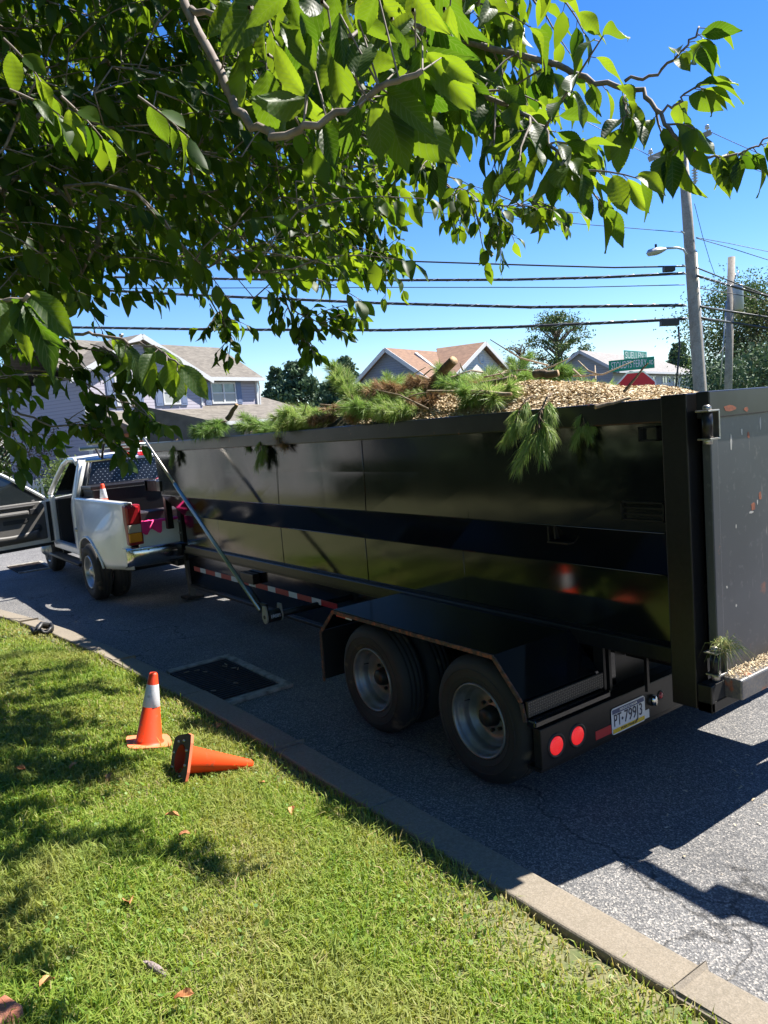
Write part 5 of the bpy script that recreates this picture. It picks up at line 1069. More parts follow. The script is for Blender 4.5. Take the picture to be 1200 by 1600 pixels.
cable('cable', [(-150, 452), (600, 449), (900, 449), (1070, 445)], .012, 'thin wire between the second and third heavy cables')
cable('lashed_cable', [(-150, 440), (150, 453), (300, 461), (600, 474), (830, 480), (1070, 477)], .04, 'heavy lashed cable in the middle of the left span', lash=True)
cable('lashed_cable', [(-150, 508), (145, 512), (350, 515), (600, 516), (800, 511), (1000, 502), (1072, 498)], .04, 'lowest heavy lashed cable crossing over the house roofs', lash=True)
cable('cable', [(-150, 330), (500, 320), (820, 343), (1066, 363)], .009, 'faint single wire above all the cables left of the pole')
cable('cable', [(-150, 60), (600, 130), (870, 165), (1014, 243)], .008, 'topmost thin wire reaching the end of the crossarm')
cable('cable', [(1088, 418), (1143, 440), (1200, 462), (1400, 540)], .02, 'upper cable right of the tall pole')
cable('lashed_cable', [(1090, 431), (1143, 447), (1200, 463), (1400, 520)], .034, 'heavy cable right of the tall pole below the upper one', lash=True)
cable('cable', [(1092, 450), (1140, 458), (1200, 470)], .012, 'thin wire right of the tall pole toward the transformer')
cable('cable', [(1094, 479), (1143, 487), (1200, 496), (1400, 530)], .03, 'lower heavy cable right of the tall pole')
cable('cable', [(1096, 497), (1143, 504), (1200, 513), (1400, 535)], .032, 'lowest cable right of the tall pole')
cable('cable', [(1088, 372), (1143, 388), (1200, 406), (1400, 460)], .011, 'wire sloping right below the street lamp height, lower of two')
cable('cable', [(1088, 371), (1143, 381), (1200, 393), (1400, 430)], .009, 'wire sloping right below the street lamp height, upper of two')
cable('cable', [(1108, 205), (1143, 221), (1200, 246), (1400, 330)], .010, 'wire leaving the right end of the crossarm')
cable('cable', [(1070, 222), (1143, 252), (1200, 272)], .009, 'thin wire leaving the pole top to the right')
cable('cable', [(1085, 318), (1098, 370), (1110, 410), (1118, 432)], .008, 'thin wire dangling beside the tall pole below the arrester')
cable('cable', [(1096, 500), (1104, 535), (1118, 560), (1133, 540)], .009, 'slack loop of wire between the two poles')
for (x, y, w_, h_, lb, dep) in ((1046, 498 + 6, 28, 11, 'black splice box hanging on the lowest cable beside the pole', PD), (1045, 421, 17, 8, 'small dark terminal box on the upper cable beside the pole', PD)):
    p = at(x - w_ / 2, y, dep); q = at(x + w_ / 2, y - 1, dep); b = MB(); b.bar(p, q, .2, h_ * dep / FPX); finish(b.build('splice_box', M_cable, None, bevel=.02), lb, 'splice box')
b = MB(); b.tube([at(1060, 510, PD), at(1062, 540, PD), at(1059, 575, PD), at(1056, 606, PD)], .025, 6); finish(b.build('drop_cable', M_cable), 'black drop cable hanging from the splice box', 'cable', 'wires strung between the utility poles')
# street name signs and stop sign
M_sgreen = mat('sign_green', (0.0, 0.26, 0.15), .4); M_sgreen2 = mat('sign_green_dark', (0.0, 0.14, 0.10), .4); M_stop = mat('stop_red', (0.55, 0.02, 0.03), .4)
SD = 14.0; sb = at(988, 620, SD); sbase = Vector((sb.x, sb.y, 0))
ss = root('street_sign', sbase, 'signpost with two green street names above a red stop sign', 'street sign')
b = MB(); zt = at(984, 580, SD).z; b.bar(sbase, sbase + Zv * zt, .05, .05, up=(1, 0, 0)); b.build('post', M_gal, ss)
def name_sign(pL, pR, hgt, txt, suf, m_, tm, size):
    d = (pR - pL); d.z = 0; L_ = d.length; d.normalize(); n_ = d.cross(Zv).normalized(); M = frame(pL + n_ * .06, d, Zv)   # z = d x up -> toward viewer
    b = MB(); b.prism([(0, 0), (L_, 0), (L_, hgt), (0, hgt)], M, .006); s_ = b.build('name_plate', m_, ss)
    text(txt, size, tm, M @ Matrix.Translation((L_ * .44, hgt * .5, .0075)), s_, fit=L_ * .78); text(suf, size * .6, tm, M @ Matrix.Translation((L_ * .935, hgt * .5, .0075)), s_, fit=L_ * .085)
name_sign(at(952, 582, SD), at(1023, 579, SD - .25), .205, 'STOUDTS FERRY', 'RD', M_sgreen, mat('sign_white', (.8, .8, .8), .4), .185)
name_sign(at(970, 563.5, SD - .15), at(1005.5, 559, SD + .8), .18, 'SUELLEN', 'DR', M_sgreen2, mat('sign_grey', (.42, .48, .48), .4), .17)
dS = at(1023, 581, SD - .25) - at(952, 584, SD); dS.z = 0; M = frame(at(994, 611, SD - .08), dS, Zv); b = MB(); oc = [(.38 * math.cos(R(22.5 + 45 * k)), .38 * math.sin(R(22.5 + 45 * k))) for k in range(8)]; b.prism(oc, M, .004); st = b.build('stop_plate', mat('sign_rim', (.8, .8, .8), .4), ss)
b = MB(); b.prism([(x * .93, y * .93) for x, y in oc], M @ Matrix.Translation((0, 0, .004)), .002); b.build('stop_face', M_stop, st)
text('STOP', .26, bpy.data.materials['sign_white'], M @ Matrix.Translation((0, 0, .007)), st, sx=.85)

for (x, y, hh) in ((-8.5, 2, 6.5), (-9, 9, 7.5), (-8.8, 16, 6.8)):  # unseen trees added so the trailer paint reflects something dark
    bg_tree('unseen_tree', Vector((x, y, .4)), hh, 6.4, 7000, .32, M_conif, 'unseen dense tree added to darken the paint reflection, ' + {2: 'nearest the viewer', 9: 'middle of three', 16: 'farthest of three'}[y], 'tree', 'round', 'unseen trees added for a darker reflection', .08, 1.3)
# unseen hedge added out of frame so the trailer paint mirrors a dark band
hd = root('unseen_hedge', (-5.2, 4, 0.4), 'unseen dark hedge added for the dark band in the trailer paint', 'hedge')
n = 46000; P_ = np.stack([RNG.uniform(-5.8, -4.7, n), RNG.uniform(-4, 19, n), RNG.uniform(.3, 1.5, n)], 1); v, f = leaf_cloud(P_, .12, n)
o = npmesh('foliage', v, f, attr_mat('hedge_leaf', [(0, (0.012, 0.024, 0.012)), (1, (0.035, 0.06, 0.025))], .7, .05), hd, RNG.uniform(0, 1, n), off=hd.location); o['kind'] = 'stuff'
# ------------------------------------------------------------------ cherry tree overhead
TB = Vector((-0.65, 4.3, float(lawn_z(-0.65, 4.3)) - .05))
ct = root('cherry_tree', TB, 'cherry tree whose drooping leafy boughs hang over the lawn and truck', 'tree')
def leaf_mat(name, base, tr_, uv=True):
    mt = bpy.data.materials.new(name); mt.use_nodes = True; n = mt.node_tree.nodes; l = mt.node_tree.links; b = n['Principled BSDF']; out = n['Material Output']
    b.inputs['Roughness'].default_value = .48; b.inputs['Specular IOR Level'].default_value = .2
    if uv:
        oi = n.new('ShaderNodeObjectInfo'); rnd = oi.outputs['Random']
    else:
        a = n.new('ShaderNodeAttribute'); a.attribute_name = 'rnd'; rnd = a.outputs['Fac']
    def ramp(c0, c1):
        cr = n.new('ShaderNodeValToRGB'); e = cr.color_ramp.elements; e[0].color = (*c0, 1); e[1].color = (*c1, 1); l.new(rnd, cr.inputs[0]); return cr.outputs[0]
    cb = ramp(*base); ctl = ramp(*tr_)
    tr = n.new('ShaderNodeBsdfTranslucent'); ms = n.new('ShaderNodeMixShader'); ms.inputs[0].default_value = .46
    if uv:
        uvn = n.new('ShaderNodeUVMap'); sx = n.new('ShaderNodeSeparateXYZ'); l.new(uvn.outputs[0], sx.inputs[0])
        av = n.new('ShaderNodeMath'); av.operation = 'ABSOLUTE'; l.new(sx.outputs['Y'], av.inputs[0])
        k1 = n.new('ShaderNodeMath'); k1.operation = 'MULTIPLY'; k1.inputs[1].default_value = 2.6; l.new(av.outputs[0], k1.inputs[0])
        k2 = n.new('ShaderNodeMath'); k2.operation = 'MULTIPLY_ADD'; k2.inputs[1].default_value = 10; l.new(sx.outputs['X'], k2.inputs[0]); k1n = n.new('ShaderNodeMath'); k1n.operation = 'MULTIPLY'; k1n.inputs[1].default_value = -1; l.new(k1.outputs[0], k1n.inputs[0]); l.new(k1n.outputs[0], k2.inputs[2])
        fr = n.new('ShaderNodeMath'); fr.operation = 'PINGPONG'; fr.inputs[1].default_value = .5; l.new(k2.outputs[0], fr.inputs[0])
        mn = n.new('ShaderNodeMath'); mn.operation = 'MINIMUM'; l.new(fr.outputs[0], mn.inputs[0]); m4 = n.new('ShaderNodeMath'); m4.operation = 'MULTIPLY'; m4.inputs[1].default_value = 3.0; l.new(av.outputs[0], m4.inputs[0]); l.new(m4.outputs[0], mn.inputs[1])
        mr = n.new('ShaderNodeMapRange'); mr.inputs[1].default_value = .02; mr.inputs[2].default_value = .13; mr.inputs[3].default_value = .55; mr.inputs[4].default_value = 0; l.new(mn.outputs[0], mr.inputs[0])
        for src, sock, vein in ((cb, b.inputs['Base Color'], (.16, .20, .07)), (ctl, tr.inputs[0], (.16, .24, .04))):
            mx = n.new('ShaderNodeMix'); mx.data_type = 'RGBA'; mx.inputs['B'].default_value = (*vein, 1); l.new(src, mx.inputs['A']); l.new(mr.outputs[0], mx.inputs['Factor']); l.new(mx.outputs['Result'], sock)
        bp = n.new('ShaderNodeBump'); bp.inputs['Strength'].default_value = .35; bp.inputs['Distance'].default_value = .001; l.new(mn.outputs[0], bp.inputs['Height']); l.new(bp.outputs[0], b.inputs['Normal'])
    else:
        l.new(cb, b.inputs['Base Color']); l.new(ctl, tr.inputs[0])
    l.new(b.outputs[0], ms.inputs[1]); l.new(tr.outputs[0], ms.inputs[2]); l.new(ms.outputs[0], out.inputs[0]); return mt
LB = ((0.016, 0.042, 0.008), (0.042, 0.085, 0.018)); LT = ((0.08, 0.18, 0.007), (0.30, 0.42, 0.015))
M_leaf = leaf_mat('cherry_leaf', LB, LT, True); M_fol = leaf_mat('cherry_foliage', LB, LT, False)
M_cbark = mat('cherry_bark', (0.085, 0.062, 0.05), 0.85, noise=[(14, (0.17, 0.14, 0.12), .9), (60, (0.24, 0.21, 0.18), .5)], bump=(50, .7)); M_ctwig = mat('cherry_twig', (0.15, 0.115, 0.095), .8, noise=(50, (0.26, 0.22, 0.19), .8)); M_pet = mat('leaf_stalk', (0.20, 0.16, 0.05), .5)
def leaf_shape(nu, nv, fold, curl, wid, serr, wave):
    """unit leaf along +x, tip at x=1; nv half columns"""
    V = []; UV = []
    for i in range(nu + 1):
        u = i / nu; hw = wid * (math.sin(math.pi * min(u, 1) ** .82) ** .85) * (1 if u < .80 else 1 - .55 * (u - .80) / .2) if 0 < u < 1 else 0.0
        if u > .84: hw = wid * .40 * ((1 - u) / .16) ** 1.15
        hw = max(hw, .004); hs = hw * (1 - serr * (i % 2))
        for j in range(-nv, nv + 1):
            v = j / nv; a = abs(v); wd = (hs if a == 1 else hw) * v
            V.append((u, wd * math.cos(fold * .7), abs(wd) * math.sin(fold) - curl * u * u + wave * math.sin(u * 9 + v * 2) * a + (.004 * math.sin((u * 10 - a * 2.6) * 6.283) * a * (1 - a) * 4 if nv > 1 else 0))); UV.append((u, v))
    k = 2 * nv + 1; F = [(i * k + j, (i + 1) * k + j, (i + 1) * k + j + 1, i * k + j + 1) for i in range(nu) for j in range(k - 1)]
    return np.array(V), np.array(F), UV
HI = [leaf_shape(34, 3, f_, c_, w_, .06, random.uniform(.02, .045)) for f_, c_, w_ in ((.35, .26, .235), (.55, .42, .225), (.2, .16, .25), (.75, .34, .24), (.45, .55, .21), (.9, .2, .22), (.15, .38, .265), (.6, .05, .23))]
LO = [leaf_shape(5, 1, f_, c_, w_, 0, .025) for f_, c_, w_ in ((.35, .22, .28), (.5, .35, .26), (.2, .12, .30), (.7, .3, .28))]
HIM = []
for V, F, UVs in HI:
    me = bpy.data.meshes.new('leaf'); me.from_pydata(V.tolist(), [], F.tolist()); uvl = me.uv_layers.new(name='uv')
    for lp in me.loops: uvl.data[lp.index].uv = UVs[lp.vertex_index]
    me.polygons.foreach_set('use_smooth', [True] * len(F)); me.materials.append(M_leaf); HIM.append(me)
LEAVES = []      # (base, dir, normal, length, variant, rnd)
TW = []          # twig polylines with radii
def rv(s=1.0): return Vector((random.gauss(0, s), random.gauss(0, s), random.gauss(0, s)))
def add_leaf(p, d, L, nrm=None, tone=None):
    d = Vector(d).normalized(); nn = nrm if nrm is not None else (Vector((0, 0, 1)) + rv(.45)); nn = nn - d * nn.dot(d)
    if nn.length < .05: nn = d.orthogonal()
    LEAVES.append((Vector(p), d, nn.normalized(), L, random.randrange(8), random.random() if tone is None else tone))
def shoot(p0, d, L, n, ll=(.085, .12), r=.004, down=.9, droop=.5):
    pts = [Vector(p0)]; d = Vector(d).normalized(); k = 5
    for i in range(k): d = (d + Vector((0, 0, -droop / k)) + rv(.07)).normalized(); pts.append(pts[-1] + d * L / k)
    TW.append((pts, [r * (1 - .12 * i) for i in range(k + 1)]))
    for i in range(n):
        t_ = (i + .6) / n * k; a = min(int(t_), k - 1); q = pts[a].lerp(pts[a + 1], t_ - a); td = (pts[a + 1] - pts[a]).normalized(); sd = td.cross(Vector((0, 0, 1)));
        if sd.length < .1: sd = Vector((1, 0, 0))
        sd.normalize(); sg = 1 if i % 2 else -1
        dd = (td * random.uniform(.2, .8) + sd * sg * random.uniform(.3, 1.0) + Vector((0, 0, -down * random.uniform(.4, 1.5))) + rv(.25)).normalized()
        st = q + (dd + Vector((0, 0, .4))).normalized() * random.uniform(.012, .025)
        TW.append(([q, st], [.0012, .001])); add_leaf(st, dd, random.uniform(*ll))
    if n: add_leaf(pts[-1], (d + Vector((0, 0, -.6)) + rv(.2)), random.uniform(*ll))
    return pts
def inpoly(x, y, P):
    c = False; j = len(P) - 1
    for i in range(len(P)):
        if ((P[i][1] > y) != (P[j][1] > y)) and x < (P[j][0] - P[i][0]) * (y - P[i][1]) / (P[j][1] - P[i][1]) + P[i][0]: c = not c
        j = i
    return c
# the crown's outline as seen from the lawn
DENSE = [(-250, -350), (640, -350), (700, -60), (690, 60), (640, 150), (650, 240), (600, 265), (540, 300), (520, 350), (560, 395), (480, 410), (440, 430), (370, 400), (310, 405), (280, 430), (220, 410), (140, 420), (100, 450), (50, 470), (-250, 600)]
MID = [(-250, 500), (40, 500), (90, 520), (60, 570), (50, 620), (90, 680), (40, 715), (-250, 735)]
nodes = []
def try_shoot(px, py, dep, L, n, ll, **k):
    c = at(px, py, dep); out_ = Vector((c.x - TB.x, c.y - TB.y, 0));
    if out_.length > .01: out_.normalize()
    d = (out_ * .8 + rv(.35) + Vector((0, 0, .25))).normalized(); p0 = c - d * L * .5
    if p0.length < 0: return
    nodes.append(p0); shoot(p0, d, L, n, ll, **k)
cnt = 0
while cnt < 1900:
    px = random.uniform(-240, 700); py = random.uniform(-340, 640)
    if inpoly(px, py, DENSE):
        dep = random.uniform(3.0, 6.2) if random.random() < .6 else random.uniform(5.5, 9.2); c = at(px, py, dep)
        if math.hypot(c.x - TB.x, c.y - TB.y) < 6.5 and c.z > 1.9: try_shoot(px, py, dep, random.uniform(.35, .6), random.randint(8, 12), (.08, .115)); cnt += 1
cnt = 0
while cnt < 50:
    px = random.uniform(-200, 165); py = random.uniform(490, 720)
    if inpoly(px, py, MID): try_shoot(px, py, random.uniform(3.4, 5.6), random.uniform(.3, .45), random.randint(6, 9), (.08, .115)); cnt += 1
# the part of the crown above and beside the picture
cnt = 0
while cnt < 2300:
    a = random.uniform(0, 6.283); rr = 4.3 * math.sqrt(random.random()); z = random.uniform(2.7, 6.6); p = Vector((TB.x + rr * math.cos(a), TB.y + rr * math.sin(a), z))
    if (p - Vector((0, 0, H))).length < 1.3 or rr > 4.3 * math.sqrt(max(0, 1 - ((z - 3.6) / 3.4) ** 2)): continue
    x_, y_, q_ = pix(p)
    if q_ > 0 and -260 < x_ < 1400 and y_ > -330: continue
    if p.x > .6 and p.y < 3.2: continue
    out_ = Vector((math.cos(a), math.sin(a), .2)); L = random.uniform(.4, .6); nodes.append(p); shoot(p, out_ + rv(.4), L, 10, (.10, .135)); cnt += 1
# limbs: every shoot base is joined to the nearest point that lies closer to the trunk
trunk = [TB + Vector((0, 0, -.05)), TB + Vector((.03, 0, .7)), TB + Vector((.10, .04, 1.5)), TB + Vector((.22, .08, 2.1))]
NP = [trunk[-1]]; par = [-1]
top = trunk[-1]
for tgt in (at(150, 60, 4.2), at(420, 330, 4.9), at(250, 330, 5.6), at(330, -120, 3.2), Vector((-3, 3, 4.6)), Vector((-2.5, 6.8, 4.8)), Vector((-.4, 3.6, 5.8)), Vector((.6, 1.4, 4.6))):
    prev = 0; d = tgt - top
    for k in range(1, 8):
        t_ = k / 7; p = top + d * t_ + Vector((0, 0, .35 * math.sin(t_ * math.pi))) + rv(.03); NP.append(p); par.append(prev); prev = len(NP) - 1
order = sorted(nodes, key=lambda p: (p - top).length)
A_ = np.array([tuple(p) for p in NP]); A_ = np.concatenate([A_, np.zeros((len(order) * 4 + 10, 3))]); na = len(NP)
D0 = [0.0] * na
for p in order:
    dv = A_[:na] - np.array(p); dd = np.einsum('ij,ij->i', dv, dv); j = int(np.argmin(dd)); q = Vector(A_[j]); dist = math.sqrt(dd[j]); k = 1 if dist < .25 else (2 if dist < .7 else 4); prev = j
    for i in range(1, k + 1):
        w_ = q.lerp(p, i / k) + (Vector((0, 0, .06 * dist * math.sin(i / k * math.pi))) + rv(.02 * dist) if i < k else Vector((0, 0, 0)))
        NP.append(w_); par.append(prev); A_[na] = w_; na += 1; prev = len(NP) - 1
rad = np.zeros(len(NP)); child = [[] for _ in NP]
for i in range(len(NP) - 1, 0, -1):
    rad[i] = max(rad[i], .0042 ** 2.2) if not child[i] else rad[i]; rad[par[i]] += rad[i]; child[par[i]].append(i)
rad = rad ** (1 / 2.2) * .6
bm_l = MB(); bm_s = MB()
done = [False] * len(NP)
for i in range(1, len(NP)):
    if done[i]: continue
    pa = par[i]
    ch = [NP[pa], NP[i]]; rs = [min(rad[pa], rad[i] * 1.15), rad[i]]; done[i] = True; j = i
    while child[j]:
        j = max(child[j], key=lambda c: rad[c])
        if done[j]: break
        ch.append(NP[j]); rs.append(rad[j]); done[j] = True
    if rs[0] > .022:
        b = MB(); b.tube(ch, [float(r_) for r_ in rs], 8); b.build('limb', M_cbark, ct)
    else: bm_s.tube(ch, [float(r_) for r_ in rs], 5)
b = MB(); b.tube(trunk, [.22, .17, .15, .14], 14); b.build('trunk', M_cbark, ct)

# --- boughs reaching over the viewer, drawn from the photograph
def branch(pts, r0, r1):
    P_ = [at(*p) for p in pts]; Q = []
    for i in range(len(P_) - 1):
        for k in range(4): Q.append(P_[i].lerp(P_[i + 1], k / 4) + rv(.004))
    Q.append(P_[-1]); n_ = len(Q); b = MB(); b.tube(Q, [r0 + (r1 - r0) * i / (n_ - 1) for i in range(n_)], 8); b.build('limb', M_ctwig, ct); return Q
def leafy(Q, step, ll, i0=0, down=.8, spread=1.0, up=0.0):
    acc = 0; sg = 1
    for i in range(i0, len(Q) - 1):
        d = Q[i + 1] - Q[i]; L_ = d.length; d.normalize(); sd = d.cross(Vector((0, 0, 1))).normalized(); k = max(1, round(L_ / step))
        for j in range(k):
            sg = -sg; dd = (d * random.uniform(.0, .8) + sd * sg * random.uniform(.2, 1) * spread + Vector((0, 0, -down * random.uniform(.3, 1.5) + up)) + rv(.2)).normalized(); q = Q[i] + d * (L_ * (j + .5) / k); st = q + (dd + Vector((0, 0, .3))).normalized() * .022; TW.append(([q, st], [.0014, .0011])); add_leaf(st, dd, random.uniform(*ll))
# C: the close bough at top centre
Q = branch([(270, -60, 1.25), (300, 40, 1.2), (345, 125, 1.13), (385, 190, 1.08), (430, 215, 1.05), (500, 192, 1.03), (560, 165, 1.02), (600, 142, 1.0), (660, 110, .98)], .0075, .0035)
CL = [((481, 152), (384, 178), .09), ((478, 148), (412, 78), .0), ((492, 112), (438, 22), .9), ((505, 190), (523, 262), .2), ((598, 150), (640, 268), .75), ((606, 145), (668, 190), .3), ((612, 150), (705, 262), .8), ((560, 165), (535, 245), .1), ((620, 110), (702, 82), .9), ((585, 160), (605, 255), .5), ((640, 120), (690, 175), .2), ((520, 170), (560, 108), .8), ((555, 120), (575, 40), .15), ((500, 140), (500, 60), .95), ((640, 110), (610, 40), .6), ((560, 30), (610, 55), .4), ((600, 60), (655, 20), .9), ((530, 20), (535, 115), .25), ((470, 20), (500, 90), .7), ((660, 60), (640, 130), .5), ((690, 90), (745, 130), .1), ((450, -10), (390, 30), .3), ((365, 5), (325, 58), .85), ((640, -20), (672, 40), .7), ((500, -30), (470, 40), .95), ((590, -10), (560, 60), .5), ((545, 100), (610, 95), .3)]
for (x0, y0), (x1, y1), tone in CL:
    d0 = random.uniform(.98, 1.12); p0 = at(x0, y0, d0); p1 = at(x1, y1, d0 + random.uniform(-.05, .05)); v = p1 - p0; nr = (Vector((0, 0, H)) - p0).normalized() + rv(.22); add_leaf(p0, v, v.length * 1.04, nr if random.random() < .5 else -nr, tone); k = min(range(len(Q)), key=lambda i: (Q[i] - p0).length)
    if (Q[k] - p0).length < .12: TW.append(([Q[k], p0], [.0014, .0012]))
for i in range(46):
    x0 = random.uniform(370, 720); y0 = random.uniform(-60, 130); d0 = random.uniform(1.0, 1.5); p0 = at(x0, y0, d0); a = random.gauss(0, .6); L_ = random.uniform(.085, .115); v = at(x0 + 80 * math.sin(a), y0 + 80 * math.cos(a), d0 + random.uniform(-.06, .06)) - p0
    nr = (Vector((0, 0, H)) - p0).normalized() + rv(.5); add_leaf(p0, v, L_, nr, random.random()); st = p0 - v.normalized() * .03 + Vector((0, 0, .01)); TW.append(([st, p0], [.0014, .0012])); TW.append(([st + Vector((.05, .05, .02)) * random.uniform(-1, 1), st], [.003, .0025]))
Q2 = branch([(690, -40, 1.5), (640, 10, 1.4), (590, 35, 1.3), (545, 55, 1.2)], .006, .003); leafy(Q2, .05, (.09, .12))
Q2 = branch([(300, 20, 1.2), (340, 22, 1.15), (382, 2, 1.1), (410, -30, 1.1)], .005, .003)
# B: the middle boughs running right
Q = branch([(560, 20, 2.3), (640, 70, 2.2), (690, 125, 2.1), (750, 148, 2.05), (800, 168, 2.0), (850, 200, 1.95), (868, 240, 1.92), (880, 270, 1.9)], .010, .003); leafy(Q, .045, (.10, .125), 6); B1 = Q
for i in range(8, len(Q), 2): shoot(Q[i], rv(.5) + Vector((.3, 0, 0)), random.uniform(.15, .3), 6, (.085, .115))
Q = branch([(600, 30, 2.5), (740, 70, 2.4), (870, 100, 2.3), (930, 128, 2.2), (1000, 145, 2.15), (1030, 178, 2.1), (1066, 224, 2.05), (1105, 246, 2.05), (1152, 240, 2.02)], .011, .0028); leafy(Q[:16], .06, (.10, .125), 4, spread=1)
for (x0, y0), (x1, y1) in (((1042, 240), (1028, 305)), ((1050, 245), (1051, 308)), ((1068, 252), (1078, 309)), ((1080, 240), (1106, 264)), ((1138, 238), (1141, 290)), ((1158, 238), (1186, 264)), ((1120, 244), (1128, 288))):
    p0 = at(x0, y0, 2.05); v = at(x1, y1, 2.0) - p0; add_leaf(p0, v, v.length, (Vector((0, 0, H)) - p0).normalized() + rv(.3)); k = min(range(len(Q)), key=lambda i: (Q[i] - p0).length); TW.append(([Q[k], p0], [.0014, .0012]))
for i in range(2, 9, 1): shoot(Q[i], rv(.5) + Vector((.2, .0, 0)), random.uniform(.15, .25), 5, (.085, .115))
for i in (19, 21): shoot(Q[i], Vector((.1, .1, -.6)) + rv(.2), .1, 4, (.085, .105))
Q3 = branch([(975, 126, 2.15), (1015, 120, 2.12), (1050, 96, 2.1), (1075, 72, 2.08), (1092, 42, 2.08)], .005, .0025); leafy(Q3[8:], .05, (.085, .11), 0, .7)
Q3 = branch([(1030, 178, 2.1), (1055, 165, 2.1), (1080, 138, 2.08), (1096, 130, 2.06)], .004, .0022); leafy(Q3[4:], .045, (.085, .11), 0, .8)
Q3 = branch([(1152, 240, 2.02), (1170, 236, 2.0), (1196, 215, 2.0), (1240, 200, 2.0)], .003, .002); leafy(Q3, .05, (.085, .11), 0, .9)
Q3 = branch([(975, 150, 2.1), (978, 175, 2.08), (975, 195, 2.06)], .003, .002); leafy(Q3, .04, (.085, .11), 0, 1)
# upper right fill between the boughs
cnt = 0
FILL = [(560, -300), (870, -300), (860, -20), (850, 30), (830, 80), (800, 110), (770, 150), (700, 180), (640, 160), (560, 60)]
while cnt < 44:
    px = random.uniform(560, 980); py = random.uniform(-280, 190)
    if inpoly(px, py, FILL): c = at(px, py, random.uniform(1.9, 3.0)); shoot(c, Vector((.6, .1, .1)) + rv(.5), random.uniform(.2, .35), random.randint(6, 8), (.085, .115)); cnt += 1
# farther sprays that trail off the crown to the right and below
def spray(pts, n, ll=(.075, .1), r=.006, L=(.15, .3)):
    Q = branch(pts, r, .0025)
    for i in range(3, len(Q)):
        for _ in range(n): shoot(Q[i] + rv(.02), (Q[i] - Q[i - 1]).normalized() * .6 + rv(.55) + Vector((0, 0, -.15)), random.uniform(*L), random.randint(4, 7), ll)
spray([(560, 210, 4.2), (645, 245, 4.1), (690, 285, 4.0), (740, 315, 3.95), (800, 322, 3.9), (828, 318, 3.9)], 2)
spray([(420, 300, 5.0), (480, 330, 4.9), (540, 345, 4.8), (585, 320, 4.8), (600, 300, 4.8)], 2)
spray([(380, 350, 5.2), (450, 372, 5.1), (520, 390, 5.0), (560, 400, 5.0), (608, 398, 5.0)], 2)
spray([(400, 420, 4.9), (440, 455, 4.8), (465, 490, 4.8), (500, 505, 4.7), (540, 490, 4.7)], 1, L=(.1, .22))
spray([(310, 440, 4.9), (335, 480, 4.8), (352, 510, 4.8), (368, 535, 4.8)], 1, L=(.1, .22))
spray([(440, 460, 4.8), (462, 510, 4.8), (478, 535, 4.7)], 1, L=(.08, .18))
spray([(60, 480, 4.0), (120, 540, 4.0), (180, 556, 3.9), (235, 572, 3.9)], 1, L=(.08, .15), )
spray([(40, 580, 3.9), (100, 580, 3.9), (150, 610, 3.8), (200, 630, 3.8), (232, 650, 3.7)], 1, L=(.1, .2))
spray([(20, 640, 3.8), (80, 665, 3.8), (140, 665, 3.7), (180, 690, 3.7)], 1, L=(.1, .2))
Q = branch([(120, 520, 1.9), (160, 522, 1.8), (205, 535, 1.75), (250, 545, 1.7), (280, 570, 1.68)], .004, .002); leafy(Q, .09, (.08, .1), 4, 1.0)
Q = branch([(-30, 470, 1.35), (10, 470, 1.3), (45, 460, 1.25)], .005, .003)
for (x0, y0), (x1, y1) in (((40, 462), (95, 560)), ((30, 468), (40, 545)), ((20, 470), (75, 540)), ((48, 458), (110, 520)), ((0, 470), (10, 540))):
    p0 = at(x0, y0, 1.28); p1 = at(x1, y1, 1.25); v = p1 - p0; add_leaf(p0, v, v.length, (Vector((0, 0, H)) - p0).normalized() + rv(.4), .6)
for px, py in ((5, 60), (95, 150), (215, 150), (440, 150), (15, 140)): shoot(at(px, py, 1.9), Vector((.4, .2, -.3)) + rv(.3), .15, 5, (.08, .11))

# twigs as one part; the leaves that show largest as parts, the rest as one mass of foliage
for pts, rs in TW: bm_s.tube(pts, rs, 4, cap=False)
o = bm_s.build('twigs', M_ctwig, ct, recalc=False); o['kind'] = 'stuff'
def vis(Lf):
    x, y, q = pix(Lf[0] + Lf[1] * Lf[3] * .5)
    if q <= 0.05 or not (-20 < x < 1220 and -20 < y < 1600): return 0
    return Lf[3] / q
order = sorted(range(len(LEAVES)), key=lambda i: -vis(LEAVES[i])); big = set(order[:300])
Vs = []; Fs = []; As = []; c0 = 0
tbl = wloc(ct)
for i, (p, d, nn, L, var, tone) in enumerate(LEAVES):
    yv = nn.cross(d)
    if i in big:
        M = Matrix((d * L, yv * L, nn * L)).transposed().to_4x4(); M.translation = p - tbl
        o = bpy.data.objects.new('leaf', HIM[var]); COL.objects.link(o); o.parent = ct; o.matrix_local = M
    else:
        V, F, _ = LO[var % 4]; Mx = np.array((d, yv, nn)) * L; Vs.append(V @ Mx + np.array(p)); Fs.append(F + c0); As.append(np.full(len(F), tone)); c0 += len(V)
o = npmesh('foliage', np.concatenate(Vs), np.concatenate(Fs), M_fol, ct, np.concatenate(As), True, off=tbl); o['kind'] = 'stuff'
print('leaves', len(LEAVES))
